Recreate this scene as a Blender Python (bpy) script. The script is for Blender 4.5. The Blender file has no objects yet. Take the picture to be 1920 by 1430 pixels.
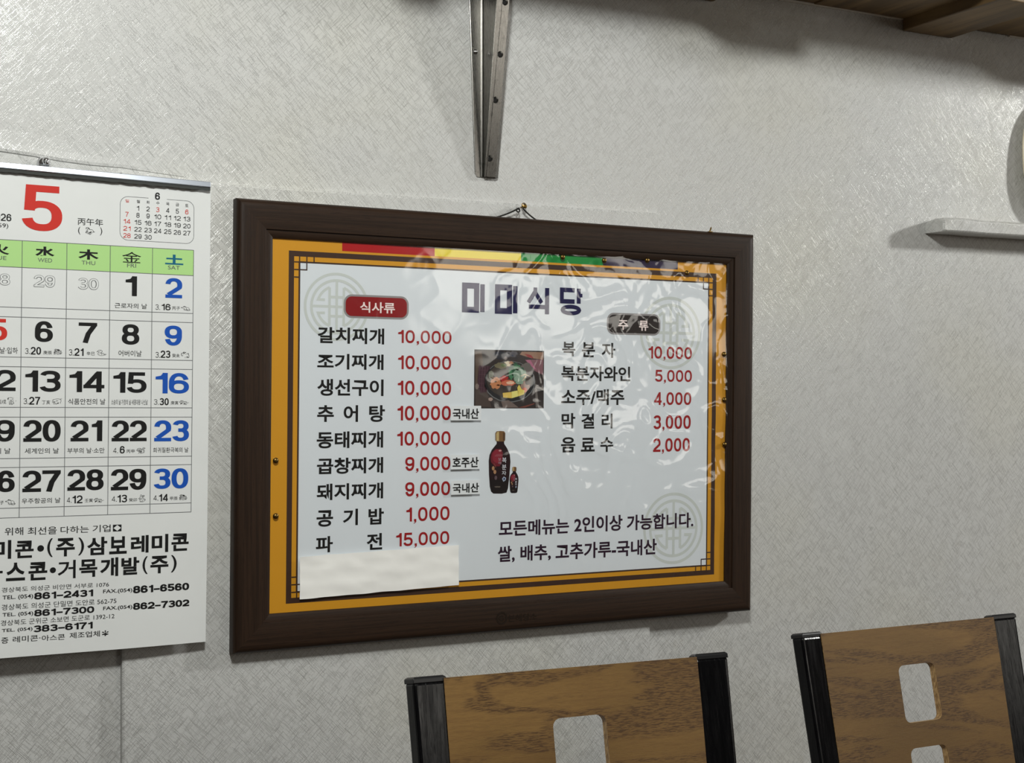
import bpy, bmesh, math, random
from mathutils import Vector, Matrix, noise

# ------------------------------------------------------------------ camera, world, lights, exposure
SC = bpy.context.scene
COL = SC.collection
FPX = 2500.0                                   # focal length in pixels of the 1920 x 1430 frame
YAW, PIT = math.radians(26.75), math.radians(-0.16)
CAM = Vector((0.0, -1.95, 1.2))
F_ = Vector((math.sin(YAW) * math.cos(PIT), math.cos(YAW) * math.cos(PIT), math.sin(PIT)))
R_ = Vector((math.cos(YAW), -math.sin(YAW), 0.0))
U_ = R_.cross(F_)
cd = bpy.data.cameras.new('camera')
cam = bpy.data.objects.new('camera', cd)
COL.objects.link(cam)
cd.sensor_width = 36.0
cd.lens = 36.0 * FPX / 1920.0
cd.clip_start = 0.02
m3 = Matrix((R_, U_, -F_)).transposed()
cam.matrix_world = Matrix.Translation(CAM) @ m3.to_4x4()
SC.camera = cam

SC.view_settings.view_transform = 'Standard'
SC.view_settings.look = 'None'
SC.view_settings.gamma = 1.0
SC.view_settings.use_curve_mapping = False
SC.view_settings.exposure = 0.62

w = bpy.data.worlds.new('world')
SC.world = w
w.use_nodes = True
w.node_tree.nodes['Background'].inputs[0].default_value = (0.9, 0.95, 1.0, 1)
w.node_tree.nodes['Background'].inputs[1].default_value = 0.02


def lamp(name, loc, watts, radius, col):
    d = bpy.data.lights.new(name, 'POINT')
    d.energy = watts
    d.shadow_soft_size = radius
    d.color = col
    o = bpy.data.objects.new(name, d)
    o.location = loc
    COL.objects.link(o)


lamp('ceiling_lamp', (0.15, -1.70, 2.36), 76, 0.12, (0.98, 1.0, 0.96))
lamp('ceiling_lamp', (0.15, -3.80, 2.55), 9, 0.14, (0.98, 1.0, 0.96))
lamp('ceiling_lamp', (4.60, -1.45, 2.44), 165, 0.12, (0.99, 1.0, 0.97))


# ------------------------------------------------------------------ pixel helpers
def ray(px, py):
    return R_ * ((px - 960) / FPX) - U_ * ((py - 715) / FPX) + F_


def at(px, py, d=0.0):
    """point on the plane parallel to the wall, d metres in front of it, seen at that pixel"""
    r = ray(px, py)
    return CAM + r * ((-d - CAM.y) / r.y)


def proj(p):
    q = p - CAM
    z = q.dot(F_)
    return 960 + FPX * q.dot(R_) / z, 715 - FPX * q.dot(U_) / z


# ------------------------------------------------------------------ materials
def lin(c):
    out = []
    for v in c:
        v = v / 255.0
        out.append(v / 12.92 if v <= 0.04045 else ((v + 0.055) / 1.055) ** 2.4)
    return tuple(out) + (1.0,)


def mat(name, col, rough=0.55, metal=0.0, spec=0.5, coat=0.0):
    m = bpy.data.materials.new(name)
    m.use_nodes = True
    b = m.node_tree.nodes['Principled BSDF']
    b.inputs['Base Color'].default_value = lin(col)
    b.inputs['Roughness'].default_value = rough
    b.inputs['Metallic'].default_value = metal
    b.inputs['Specular IOR Level'].default_value = spec
    b.inputs['Coat Weight'].default_value = coat
    return m


class NT:
    """tiny node-tree builder"""
    def __init__(self, m):
        self.t = m.node_tree
        self.b = self.t.nodes['Principled BSDF']

    def n(self, typ, **kw):
        nd = self.t.nodes.new(typ)
        for k, v in kw.items():
            setattr(nd, k, v)
        return nd

    def link(self, a, b):
        self.t.links.new(a, b)

    def math(self, op, a, b=None, c=None):
        nd = self.n('ShaderNodeMath', operation=op)
        for i, v in enumerate((a, b, c)):
            if v is None:
                continue
            if isinstance(v, (int, float)):
                nd.inputs[i].default_value = v
            else:
                self.link(v, nd.inputs[i])
        return nd.outputs[0]

    def xyz(self):
        tc = self.n('ShaderNodeTexCoord')
        s = self.n('ShaderNodeSeparateXYZ')
        self.link(tc.outputs['Object'], s.inputs[0])
        return s.outputs

    def comb(self, x, y, z=0.0):
        c = self.n('ShaderNodeCombineXYZ')
        for i, v in enumerate((x, y, z)):
            if isinstance(v, (int, float)):
                c.inputs[i].default_value = v
            else:
                self.link(v, c.inputs[i])
        return c.outputs[0]

    def noise(self, vec, scale=1.0, detail=2.0, rough=0.5, dist=0.0):
        nd = self.n('ShaderNodeTexNoise')
        self.link(vec, nd.inputs['Vector'])
        nd.inputs['Scale'].default_value = scale
        nd.inputs['Detail'].default_value = detail
        nd.inputs['Roughness'].default_value = rough
        nd.inputs['Distortion'].default_value = dist
        return nd.outputs['Fac']

    def ramp(self, fac, a, b):
        nd = self.n('ShaderNodeMapRange', interpolation_type='SMOOTHSTEP')
        self.link(fac, nd.inputs[0])
        nd.inputs[1].default_value = a
        nd.inputs[2].default_value = b
        return nd.outputs[0]

    def mix(self, fac, a, b):
        nd = self.n('ShaderNodeMix', data_type='RGBA')
        if isinstance(fac, (int, float)):
            nd.inputs[0].default_value = fac
        else:
            self.link(fac, nd.inputs[0])
        for i, v in ((6, a), (7, b)):
            if isinstance(v, tuple):
                nd.inputs[i].default_value = v
            else:
                self.link(v, nd.inputs[i])
        return nd.outputs[2]

    def bump(self, h, strength, dist):
        nd = self.n('ShaderNodeBump')
        nd.inputs['Strength'].default_value = strength
        nd.inputs['Distance'].default_value = dist
        self.link(h, nd.inputs['Height'])
        self.link(nd.outputs[0], self.b.inputs['Normal'])


def wallpaper_material(name='wallpaper', stains=True):
    m = mat(name, (205, 203, 196), 0.55)
    t = NT(m)
    o = t.xyz()
    x = t.math('ADD', o[0], t.math('MULTIPLY', o[1], 0.7))
    z = o[2]
    ca, sa = math.cos(math.radians(43)), math.sin(math.radians(43))
    lines = None
    for k, sgn in enumerate((1, -1)):
        a = t.math('ADD', t.math('MULTIPLY', x, ca), t.math('MULTIPLY', z, sa * sgn))
        b = t.math('ADD', t.math('MULTIPLY', x, -sa * sgn), t.math('MULTIPLY', z, ca))
        l = None
        for pitch, seglen, thick, keep in ((800.0, 92.0, 0.30, 0.58), (500.0, 52.0, 0.20, 0.55)):
            wob = t.math('MULTIPLY', t.noise(t.comb(t.math('MULTIPLY', a, 9.0), t.math('MULTIPLY', b, 9.0), 2.0), 1.0, 1.0), 1.5)
            pa = t.math('ADD', t.math('MULTIPLY', a, pitch), wob)
            ia = t.math('FLOOR', pa)
            wn = t.n('ShaderNodeTexWhiteNoise', noise_dimensions='2D')
            t.link(t.comb(ia, 7.0 + k), wn.inputs['Vector'])
            pb = t.math('ADD', t.math('MULTIPLY', b, seglen), t.math('MULTIPLY', wn.outputs[0], 13.0))
            ws = t.n('ShaderNodeTexWhiteNoise', noise_dimensions='2D')
            t.link(t.comb(ia, t.math('FLOOR', pb)), ws.inputs['Vector'])
            on = t.ramp(ws.outputs[0], keep, keep + 0.35)
            cen = t.math('ADD', 0.35, t.math('MULTIPLY', wn.outputs[0], 0.3))
            d = t.math('ABSOLUTE', t.math('SUBTRACT', t.math('FRACT', pa), cen))
            one = t.math('MULTIPLY', t.ramp(d, thick, thick * 0.35), on)
            l = one if l is None else t.math('MAXIMUM', l, one)
        lines = l if lines is None else t.math('MAXIMUM', lines, l)
    p = t.comb(x, z, 0.0)
    fine = t.noise(p, 420.0, 2.0, 0.6)
    grain = t.ramp(fine, 0.3, 0.75)
    big = t.ramp(t.noise(p, 2.3, 3.0, 0.55), 0.42, 0.72)
    c = t.mix(t.math('MULTIPLY', grain, 0.34), lin((205, 205, 203)), lin((182, 182, 180)))
    if stains:
        c = t.mix(t.math('MULTIPLY', big, 0.30), c, lin((203, 200, 182)))
        spot = t.ramp(t.noise(p, 9.0, 4.0, 0.65), 0.66, 0.80)
        c = t.mix(t.math('MULTIPLY', spot, 0.22), c, lin((170, 158, 132)))
    c = t.mix(t.math('MULTIPLY', lines, 0.19), c, lin((114, 112, 108)))
    t.link(c, t.b.inputs['Base Color'])
    r = t.n('ShaderNodeMapRange')
    t.link(lines, r.inputs[0])
    r.inputs[3].default_value = 0.64
    r.inputs[4].default_value = 0.23
    t.link(r.outputs[0], t.b.inputs['Roughness'])
    sp = t.n('ShaderNodeMapRange')
    t.link(lines, sp.inputs[0])
    sp.inputs[3].default_value = 0.25
    sp.inputs[4].default_value = 1.0
    t.link(sp.outputs[0], t.b.inputs['Specular IOR Level'])
    t.link(t.math('MULTIPLY', lines, 0.35), t.b.inputs['Metallic'])
    h = t.math('ADD', t.math('MULTIPLY', lines, -0.5), t.math('MULTIPLY', t.noise(p, 11.0, 3.0), 2.0))
    t.bump(t.math('ADD', h, t.math('MULTIPLY', fine, 0.5)), 0.35, 0.0012)
    return m


def laminate(name, vertical):
    """dark brown printed wood grain running along the rail"""
    m = mat(name, (46, 34, 27), 0.45, spec=0.22)
    t = NT(m)
    o = t.xyz()
    along, across = (o[2], o[0]) if vertical else (o[0], o[2])
    v = t.comb(t.math('MULTIPLY', along, 5.0), t.math('MULTIPLY', across, 260.0), t.math('MULTIPLY', o[1], 200.0))
    g = t.ramp(t.noise(v, 1.0, 3.0, 0.6), 0.35, 0.68)
    v2 = t.comb(t.math('MULTIPLY', along, 40.0), t.math('MULTIPLY', across, 900.0), 2.0)
    g2 = t.ramp(t.noise(v2, 1.0, 1.0, 0.5), 0.55, 0.7)
    c = t.mix(g, lin((50, 35, 25)), lin((38, 26, 18)))
    c = t.mix(t.math('MULTIPLY', g2, 0.5), c, lin((27, 18, 14)))
    t.link(c, t.b.inputs['Base Color'])
    t.bump(g2, 0.2, 0.0003)
    return m


def oak(name='stained_oak_veneer'):
    """brown stained veneer: broad cathedral bands filled with short dark pores"""
    m = mat(name, (140, 98, 50), 0.42, spec=0.4)
    t = NT(m)
    o = t.xyz()
    info = t.n('ShaderNodeObjectInfo')
    seed = t.math('MULTIPLY', info.outputs['Location'] if False else info.outputs['Random'], 23.0)
    x, z = o[0], o[2]
    field = t.noise(t.comb(t.math('MULTIPLY', x, 3.0), t.math('MULTIPLY', z, 10.0), seed), 1.0, 3.0, 0.55, 0.9)
    band = t.math('SINE', t.math('MULTIPLY', field, 30.0))
    band = t.ramp(band, -0.5, 0.9)
    pores = t.noise(t.comb(t.math('MULTIPLY', x, 105.0), t.math('MULTIPLY', z, 1050.0), seed), 1.0, 2.0, 0.6)
    pores = t.ramp(pores, 0.46, 0.60)
    fibre = t.noise(t.comb(t.math('MULTIPLY', x, 20.0), t.math('MULTIPLY', z, 240.0), seed), 1.0, 3.0, 0.6)
    tone = t.ramp(t.noise(t.comb(t.math('MULTIPLY', x, 4.0), t.math('MULTIPLY', z, 7.0), seed), 1.0, 2.0), 0.3, 0.7)
    c = t.mix(tone, lin((106, 80, 43)), lin((130, 99, 55)))
    c = t.mix(t.math('MULTIPLY', t.ramp(fibre, 0.4, 0.7), 0.35), c, lin((104, 74, 42)))
    c = t.mix(t.math('MULTIPLY', band, 0.42), c, lin((98, 72, 44)))
    c = t.mix(t.math('MULTIPLY', t.math('MULTIPLY', band, pores), 0.78), c, lin((66, 45, 28)))
    c = t.mix(t.math('MULTIPLY', pores, 0.13), c, lin((70, 48, 30)))
    t.link(c, t.b.inputs['Base Color'])
    t.bump(pores, 0.12, 0.0004)
    return m


def pine(name='shelf_pine'):
    m = mat(name, (150, 112, 70), 0.55)
    t = NT(m)
    o = t.xyz()
    f = t.noise(t.comb(t.math('MULTIPLY', o[0], 30.0), t.math('MULTIPLY', o[1], 3.0), t.math('MULTIPLY', o[2], 30.0)), 1.0, 3.0, 0.6, 0.4)
    c = t.mix(t.ramp(f, 0.3, 0.7), lin((140, 114, 76)), lin((96, 75, 47)))
    k = t.ramp(t.noise(t.comb(o[0], o[1], o[2]), 16.0, 2.0), 0.68, 0.76)
    c = t.mix(t.math('MULTIPLY', k, 0.6), c, lin((88, 60, 36)))
    t.link(c, t.b.inputs['Base Color'])
    return m


def brushed(name, col, rough, scratches=0.35):
    m = mat(name, col, rough, 1.0)
    t = NT(m)
    o = t.xyz()
    f = t.noise(t.comb(t.math('MULTIPLY', o[0], 500.0), t.math('MULTIPLY', o[1], 500.0), t.math('MULTIPLY', o[2], 14.0)), 1.0, 3.0, 0.6)
    d = t.ramp(t.noise(t.comb(o[0], o[1], o[2]), 90.0, 5.0, 0.7), 0.55, 0.72)
    c = t.mix(t.math('MULTIPLY', d, 0.5), lin(col), lin(tuple(int(v * 0.55) for v in col)))
    t.link(c, t.b.inputs['Base Color'])
    r = t.n('ShaderNodeMapRange')
    t.link(f, r.inputs[0])
    r.inputs[3].default_value = rough - 0.08
    r.inputs[4].default_value = rough + scratches
    t.link(r.outputs[0], t.b.inputs['Roughness'])
    return m


def gloss_black(name):
    m = mat(name, (7, 7, 9), 0.22, spec=0.25)
    t = NT(m)
    o = t.xyz()
    f = t.noise(t.comb(t.math('MULTIPLY', o[0], 190.0), t.math('MULTIPLY', o[1], 60.0), t.math('MULTIPLY', o[2], 7.0)), 1.0, 3.0, 0.6)
    r = t.n('ShaderNodeMapRange')
    t.link(f, r.inputs[0])
    r.inputs[3].default_value = 0.04
    r.inputs[4].default_value = 0.45
    t.link(r.outputs[0], t.b.inputs['Roughness'])
    t.bump(f, 0.5, 0.0012)
    return m


def paper(name, col, rough=0.5, blot=0.06, spec=0.3):
    m = mat(name, col, rough, spec=spec)
    t = NT(m)
    o = t.xyz()
    f = t.noise(t.comb(o[0], o[1], o[2]), 16.0, 4.0, 0.6)
    c = t.mix(t.math('MULTIPLY', t.ramp(f, 0.35, 0.7), blot * 3), lin(col), lin(tuple(int(v * 0.93) for v in col)))
    t.link(c, t.b.inputs['Base Color'])
    t.bump(t.noise(t.comb(o[0], o[1], o[2]), 22.0, 3.0), 0.25, 0.002)
    return m


def film_material():
    """clear vinyl: light goes straight through except for the Fresnel reflection"""
    m = bpy.data.materials.new('clear_vinyl')
    m.use_nodes = True
    t = m.node_tree
    t.nodes.clear()
    out = t.nodes.new('ShaderNodeOutputMaterial')
    mx = t.nodes.new('ShaderNodeMixShader')
    tr = t.nodes.new('ShaderNodeBsdfTransparent')
    gl = t.nodes.new('ShaderNodeBsdfGlossy')
    fr = t.nodes.new('ShaderNodeLayerWeight')       # Schlick reflection of both faces of the thin sheet
    fr.inputs['Blend'].default_value = 0.5
    pw = t.nodes.new('ShaderNodeMath')
    pw.operation = 'POWER'
    pw.inputs[1].default_value = 5.0
    mul = t.nodes.new('ShaderNodeMath')
    mul.operation = 'MULTIPLY_ADD'
    mul.inputs[1].default_value = 0.85
    mul.inputs[2].default_value = 0.065
    mul.use_clamp = True
    tr.inputs[0].default_value = (0.985, 0.985, 0.985, 1)
    gl.inputs['Roughness'].default_value = 0.09
    t.links.new(fr.outputs['Facing'], pw.inputs[0])
    t.links.new(pw.outputs[0], mul.inputs[0])
    t.links.new(mul.outputs[0], mx.inputs[0])
    t.links.new(tr.outputs[0], mx.inputs[1])
    t.links.new(gl.outputs[0], mx.inputs[2])
    t.links.new(mx.outputs[0], out.inputs[0])
    return m


WALLPAPER = wallpaper_material()
LAM_H, LAM_V = laminate('walnut_laminate', False), laminate('walnut_laminate_upright', True)
OAK, PINE = oak(), pine()
STEEL = brushed('bracket_steel', (134, 132, 128), 0.27, 0.08)
HOLE_SHADE = mat('hole_shade', (16, 15, 14), 0.6)
ALU = mat('bar_aluminium', (205, 212, 224), 0.30, 1.0)
CHROME = mat('chrome', (225, 225, 228), 0.2, 1.0)
BRASS = mat('aged_brass', (120, 96, 52), 0.38, 1.0)
BLACK_STEEL = gloss_black('black_painted_steel')
BLACK_PLASTIC = mat('black_plastic', (20, 20, 22), 0.38)
CORD = mat('black_cord', (28, 26, 22), 0.8)
CAL_PAPER = paper('calendar_paper', (226, 228, 227), 0.5, 0.05)
STUB = paper('torn_stub', (70, 72, 70), 0.8)
INK = mat('black_ink', (24, 24, 24), 0.55, spec=0.2)
INK_GREY = mat('grey_ink', (98, 100, 102), 0.55, spec=0.2)
INK_RED = mat('red_ink', (204, 50, 40), 0.55, spec=0.2)
INK_BLUE = mat('blue_ink', (24, 82, 178), 0.55, spec=0.2)
INK_TEAL = mat('teal_ink', (20, 100, 130), 0.55, spec=0.2)
INK_GREEN = mat('pale_green_ink', (178, 221, 142), 0.55, spec=0.2)
P_ORANGE = mat('poster_orange', (216, 153, 38), 0.45, spec=0.3)
P_BROWN = mat('poster_brown', (66, 46, 36), 0.45, spec=0.3)
P_WHITE = mat('poster_white', (228, 234, 239), 0.45, spec=0.3)
P_RED = mat('poster_band_red', (178, 22, 28), 0.45, spec=0.3)
P_YELLOW = mat('poster_band_yellow', (236, 212, 20), 0.45, spec=0.3)
P_GREEN = mat('poster_band_green', (26, 140, 62), 0.45, spec=0.3)
P_NAVY = mat('poster_band_navy', (40, 28, 62), 0.45, spec=0.3)
P_EMBLEM = mat('poster_emblem_grey', (208, 214, 210), 0.45, spec=0.3)
P_TITLE = mat('poster_title_navy', (26, 24, 74), 0.45, spec=0.3)
P_NOTE = mat('poster_note_plum', (44, 20, 42), 0.45, spec=0.3)
P_BLACK = mat('poster_black', (22, 22, 22), 0.45, spec=0.3)
P_PRICE = mat('poster_price_red', (160, 24, 28), 0.45, spec=0.3)
P_PILL = mat('poster_plate_red', (142, 18, 24), 0.45, spec=0.3)
P_PILLK = mat('poster_plate_black', (38, 30, 28), 0.45, spec=0.3)
P_PILLG = mat('poster_plate_rim', (150, 146, 146), 0.45, spec=0.3)
P_CREAM = mat('poster_plate_letters', (250, 232, 228), 0.45, spec=0.3)
BOARD_GREEN = mat('board_felt_green', (38, 104, 62), 0.8)
BOARD_EDGE = mat('board_edge_white', (206, 202, 188), 0.6)
FILM = film_material()
LABEL = mat('sticker_paper', (222, 226, 228), 0.35)
TISSUE = paper('cover_paper', (248, 247, 243), 0.6, 0.04)


# ------------------------------------------------------------------ mesh builder and tagging
OFFS = {}


class MB:
    def __init__(self):
        self.v, self.f, self.m, self.mats = [], [], [], []

    def mi(self, m):
        if m not in self.mats:
            self.mats.append(m)
        return self.mats.index(m)

    def add(self, verts, faces, m):
        k = len(self.v)
        i = self.mi(m)
        self.v += [Vector(p) for p in verts]
        for f in faces:
            self.f.append(tuple(j + k for j in f))
            self.m.append(i)

    def box(self, lo, hi, m, M=None):
        x0, y0, z0 = lo
        x1, y1, z1 = hi
        vs = [Vector(p) for p in ((x0, y0, z0), (x1, y0, z0), (x1, y1, z0), (x0, y1, z0), (x0, y0, z1), (x1, y0, z1), (x1, y1, z1), (x0, y1, z1))]
        if M:
            vs = [M @ p for p in vs]
        self.add(vs, [(0, 3, 2, 1), (4, 5, 6, 7), (0, 1, 5, 4), (1, 2, 6, 5), (2, 3, 7, 6), (3, 0, 4, 7)], m)

    def tube(self, pts, r, m, n=8, cap=True):
        pts = [Vector(p) for p in pts]
        rs = r if isinstance(r, (list, tuple)) else [r] * len(pts)
        vs, fs = [], []
        prev = None
        for i, p in enumerate(pts):
            tdir = (pts[min(i + 1, len(pts) - 1)] - pts[max(i - 1, 0)]).normalized()
            up = prev if prev is not None else (Vector((0, 0, 1)) if abs(tdir.z) < 0.9 else Vector((1, 0, 0)))
            a = (up - tdir * up.dot(tdir)).normalized()
            prev = a
            b = tdir.cross(a)
            for k in range(n):
                t = 2 * math.pi * k / n
                vs.append(p + (a * math.cos(t) + b * math.sin(t)) * rs[i])
        for i in range(len(pts) - 1):
            for k in range(n):
                k2 = (k + 1) % n
                fs.append((i * n + k, i * n + k2, (i + 1) * n + k2, (i + 1) * n + k))
        if cap:
            fs.append(tuple(range(n))[::-1])
            fs.append(tuple(range((len(pts) - 1) * n, len(pts) * n)))
        self.add(vs, fs, m)

    def lathe(self, prof, origin, axis, m, n=20, open_start=False):
        """profile of (radius, height) turned about axis"""
        axis = Vector(axis).normalized()
        a = axis.orthogonal().normalized()
        b = axis.cross(a)
        origin = Vector(origin)
        vs, fs = [], []
        for r, h in prof:
            for k in range(n):
                t = 2 * math.pi * k / n
                vs.append(origin + axis * h + (a * math.cos(t) + b * math.sin(t)) * r)
        for i in range(len(prof) - 1):
            for k in range(n):
                k2 = (k + 1) % n
                fs.append((i * n + k, i * n + k2, (i + 1) * n + k2, (i + 1) * n + k))
        if not open_start:
            fs.append(tuple(range(n))[::-1])
        fs.append(tuple(range((len(prof) - 1) * n, len(prof) * n)))
        self.add(vs, fs, m)

    def build(self, name, parent=None, smooth=False, bevel=0.0, segs=2, auto=35, origin=None):
        me = bpy.data.meshes.new(name)
        off = OFFS.get(parent.name, Vector()) if parent else (Vector(origin) if origin else Vector())
        me.from_pydata([tuple(p - off) for p in self.v], [], self.f)
        for m in self.mats:
            me.materials.append(m)
        me.polygons.foreach_set('material_index', self.m)
        if smooth:
            me.polygons.foreach_set('use_smooth', [True] * len(me.polygons))
        me.update()
        o = bpy.data.objects.new(name, me)
        COL.objects.link(o)
        if parent:
            o.parent = parent
        else:
            o.location = off
        OFFS[o.name] = off
        if bevel:
            b = o.modifiers.new('bevel', 'BEVEL')
            b.width = bevel
            b.segments = segs
            b.limit_method = 'ANGLE'
            b.angle_limit = math.radians(auto)
        return o


def tag(o, label, cat, group=None):
    o['label'] = label
    o['category'] = cat
    if group:
        o['group'] = group
    return o


def thing(name, label, cat, loc, group=None, rotz=0.0):
    o = bpy.data.objects.new(name, None)
    o.empty_display_size = 0.05
    COL.objects.link(o)
    o.location = loc
    o.rotation_euler.z = rotz
    OFFS[o.name] = Vector(loc)
    return tag(o, label, cat, group)


def struct(mb, name, **kw):
    o = mb.build(name, **kw)
    o['kind'] = 'structure'
    return o


def plate(outline, holes, thick, M, m, edge_m=None):
    """flat plate in local (a, b) with holes, thickness along -c, mapped by the matrix M"""
    bm = bmesh.new()
    loops = []
    edges = []
    for lp in [outline] + holes:
        vs = [bm.verts.new((p[0], p[1], 0)) for p in lp]
        loops.append(vs)
        for i in range(len(vs)):
            edges.append(bm.edges.new((vs[i], vs[(i + 1) % len(vs)])))
    bmesh.ops.triangle_fill(bm, use_beauty=True, use_dissolve=False, edges=edges, normal=(0, 0, 1))
    bm.verts.index_update()
    front = [v.co.copy() for v in bm.verts]
    tris = [[v.index for v in f.verts] for f in bm.faces]
    lidx = [[v.index for v in lp] for lp in loops]
    bm.free()
    n = len(front)
    mb = MB()
    vs = [M @ p for p in front] + [M @ (p - Vector((0, 0, thick))) for p in front]
    mb.add(vs, tris + [[i + n for i in t[::-1]] for t in tris], m)
    sides = []
    for k, lp in enumerate(lidx):
        for i in range(len(lp)):
            a, b = lp[i], lp[(i + 1) % len(lp)]
            sides.append((a, b, b + n, a + n) if k else (b, a, a + n, b + n))
    mb.add(vs, sides, edge_m or m)
    return mb


def rrect(x0, y0, x1, y1, r, n=6):
    pts = []
    for cx, cy, a0 in ((x1 - r, y1 - r, 0), (x0 + r, y1 - r, 90), (x0 + r, y0 + r, 180), (x1 - r, y0 + r, 270)):
        for k in range(n + 1):
            t = math.radians(a0 + 90.0 * k / n)
            pts.append((cx + r * math.cos(t), cy + r * math.sin(t)))
    return pts


def circle(cx, cy, r, n=16):
    return [(cx + r * math.cos(2 * math.pi * k / n), cy + r * math.sin(2 * math.pi * k / n)) for k in range(n)]


# ------------------------------------------------------------------ printed surfaces
class Sheet:
    """a flat (or gently bent) printed sheet with its own 2-D metres; px() reads a pixel, pt() makes a point"""
    def __init__(self, O, U, V, bend=None):
        self.O, self.U, self.V = Vector(O), Vector(U).normalized(), Vector(V).normalized()
        self.N = self.U.cross(self.V).normalized()
        self.bend = bend

    def px(self, x, y):
        r = ray(x, y)
        t = (self.O - CAM).dot(self.N) / r.dot(self.N)
        q = CAM + r * t - self.O
        return q.dot(self.U), q.dot(self.V)

    def pt(self, u, v, lift=0.0):
        d = self.bend(u, v) if self.bend else 0.0
        return self.O + self.U * u + self.V * v + self.N * (lift + d)

    def box(self, b):
        """pixel bounding box -> local rectangle (u0, v0, u1, v1), allowing for the slope of the sheet in view"""
        x0, y0, x1, y1 = b
        c = self.px((x0 + x1) / 2, (y0 + y1) / 2)
        p0 = proj(self.pt(*c) if not self.bend else self.O + self.U * c[0] + self.V * c[1])
        e = 0.01
        pu = proj(self.O + self.U * (c[0] + e) + self.V * c[1])
        pv = proj(self.O + self.U * c[0] + self.V * (c[1] + e))
        ux, uy = abs(pu[0] - p0[0]) / e, abs(pu[1] - p0[1]) / e
        vx, vy = abs(pv[0] - p0[0]) / e, abs(pv[1] - p0[1]) / e
        bw, bh = x1 - x0, y1 - y0
        det = ux * vy - vx * uy
        wd = (bw * vy - vx * bh) / det
        ht = (ux * bh - uy * bw) / det
        return c[0] - wd / 2, c[1] - ht / 2, c[0] + wd / 2, c[1] + ht / 2


GLYPHS = {}


def glyphs(s, off):
    key = (s, off)
    if key not in GLYPHS:
        c = bpy.data.curves.new('t', 'FONT')
        c.body = s
        c.offset = off
        c.resolution_u = 4
        c.dimensions = '2D'
        c.fill_mode = 'FRONT'
        o = bpy.data.objects.new('t', c)
        COL.objects.link(o)
        dg = bpy.context.evaluated_depsgraph_get()
        me = bpy.data.meshes.new_from_object(o.evaluated_get(dg))
        vs = [(p.co.x, p.co.y) for p in me.vertices]
        fs = [tuple(p.vertices) for p in me.polygons]
        nz = [p.normal.z for p in me.polygons]
        fs = [f if z > 0 else f[::-1] for f, z in zip(fs, nz)]
        bpy.data.objects.remove(o)
        bpy.data.curves.remove(c)
        bpy.data.meshes.remove(me)
        xs, ys = [p[0] for p in vs], [p[1] for p in vs]
        x0, x1, y0, y1 = min(xs), max(xs), min(ys), max(ys)
        GLYPHS[key] = ([((x - x0) / (x1 - x0), (y - y0) / (y1 - y0)) for x, y in vs], fs)
    return GLYPHS[key]


def text(mb, sh, s, box, m, off=0.0, lift=0.0006, local=False):
    u0, v0, u1, v1 = box if local else sh.box(box)
    vs, fs = glyphs(s, off)
    mb.add([sh.pt(u0 + (u1 - u0) * a, v0 + (v1 - v0) * b, lift) for a, b in vs], fs, m)


def rect(mb, sh, u0, v0, u1, v1, m, lift, step=None):
    nu = max(1, int(math.ceil((u1 - u0) / step))) if step else 1
    nv = max(1, int(math.ceil((v1 - v0) / step))) if step else 1
    vs = [sh.pt(u0 + (u1 - u0) * i / nu, v0 + (v1 - v0) * j / nv, lift) for j in range(nv + 1) for i in range(nu + 1)]
    fs = [(j * (nu + 1) + i, j * (nu + 1) + i + 1, (j + 1) * (nu + 1) + i + 1, (j + 1) * (nu + 1) + i) for j in range(nv) for i in range(nu)]
    mb.add(vs, fs, m)


def poly(mb, sh, pts, m, lift):
    """filled outline in local metres (any simple shape)"""
    bm = bmesh.new()
    vs = [bm.verts.new((p[0], p[1], 0)) for p in pts]
    es = [bm.edges.new((vs[i], vs[(i + 1) % len(vs)])) for i in range(len(vs))]
    bmesh.ops.triangle_fill(bm, use_beauty=True, use_dissolve=False, edges=es, normal=(0, 0, 1))
    bm.verts.index_update()
    fs = []
    for f in bm.faces:
        idx = [v.index for v in f.verts]
        fs.append(idx if f.normal.z > 0 else idx[::-1])
    mb.add([sh.pt(v.co.x, v.co.y, lift) for v in bm.verts], fs, m)
    bm.free()


STK = [0]


def stroke(mb, sh, pts, width, m, lift, closed=False):
    """flat ribbon of given width along a local polyline with mitred corners"""
    STK[0] += 1
    lift += 0.000008 * (STK[0] % 17)                 # overlapping ribbons never share one plane
    n = len(pts)
    P = [Vector((p[0], p[1])) for p in pts]
    L, Rr = [], []
    for i in range(n):
        a = P[i - 1] if (i > 0 or closed) else None
        b = P[(i + 1) % n] if (i < n - 1 or closed) else None
        d1 = (P[i] - a).normalized() if a is not None else (b - P[i]).normalized()
        d2 = (b - P[i]).normalized() if b is not None else d1
        n1, n2 = Vector((-d1.y, d1.x)), Vector((-d2.y, d2.x))
        mdir = (n1 + n2)
        if mdir.length < 1e-6:
            mdir = n1
        mdir.normalize()
        k = width / 2 / max(0.35, mdir.dot(n1))
        L.append(P[i] + mdir * k)
        Rr.append(P[i] - mdir * k)
    vs = [sh.pt(p.x, p.y, lift) for p in L] + [sh.pt(p.x, p.y, lift) for p in Rr]
    fs = []
    for i in range(n if closed else n - 1):
        j = (i + 1) % n
        fs.append((i, i + n, j + n, j))
    mb.add(vs, fs, m)


def arc(cx, cy, r, a0, a1, n=24):
    return [(cx + r * math.cos(math.radians(a0 + (a1 - a0) * k / n)), cy + r * math.sin(math.radians(a0 + (a1 - a0) * k / n))) for k in range(n + 1)]


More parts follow.
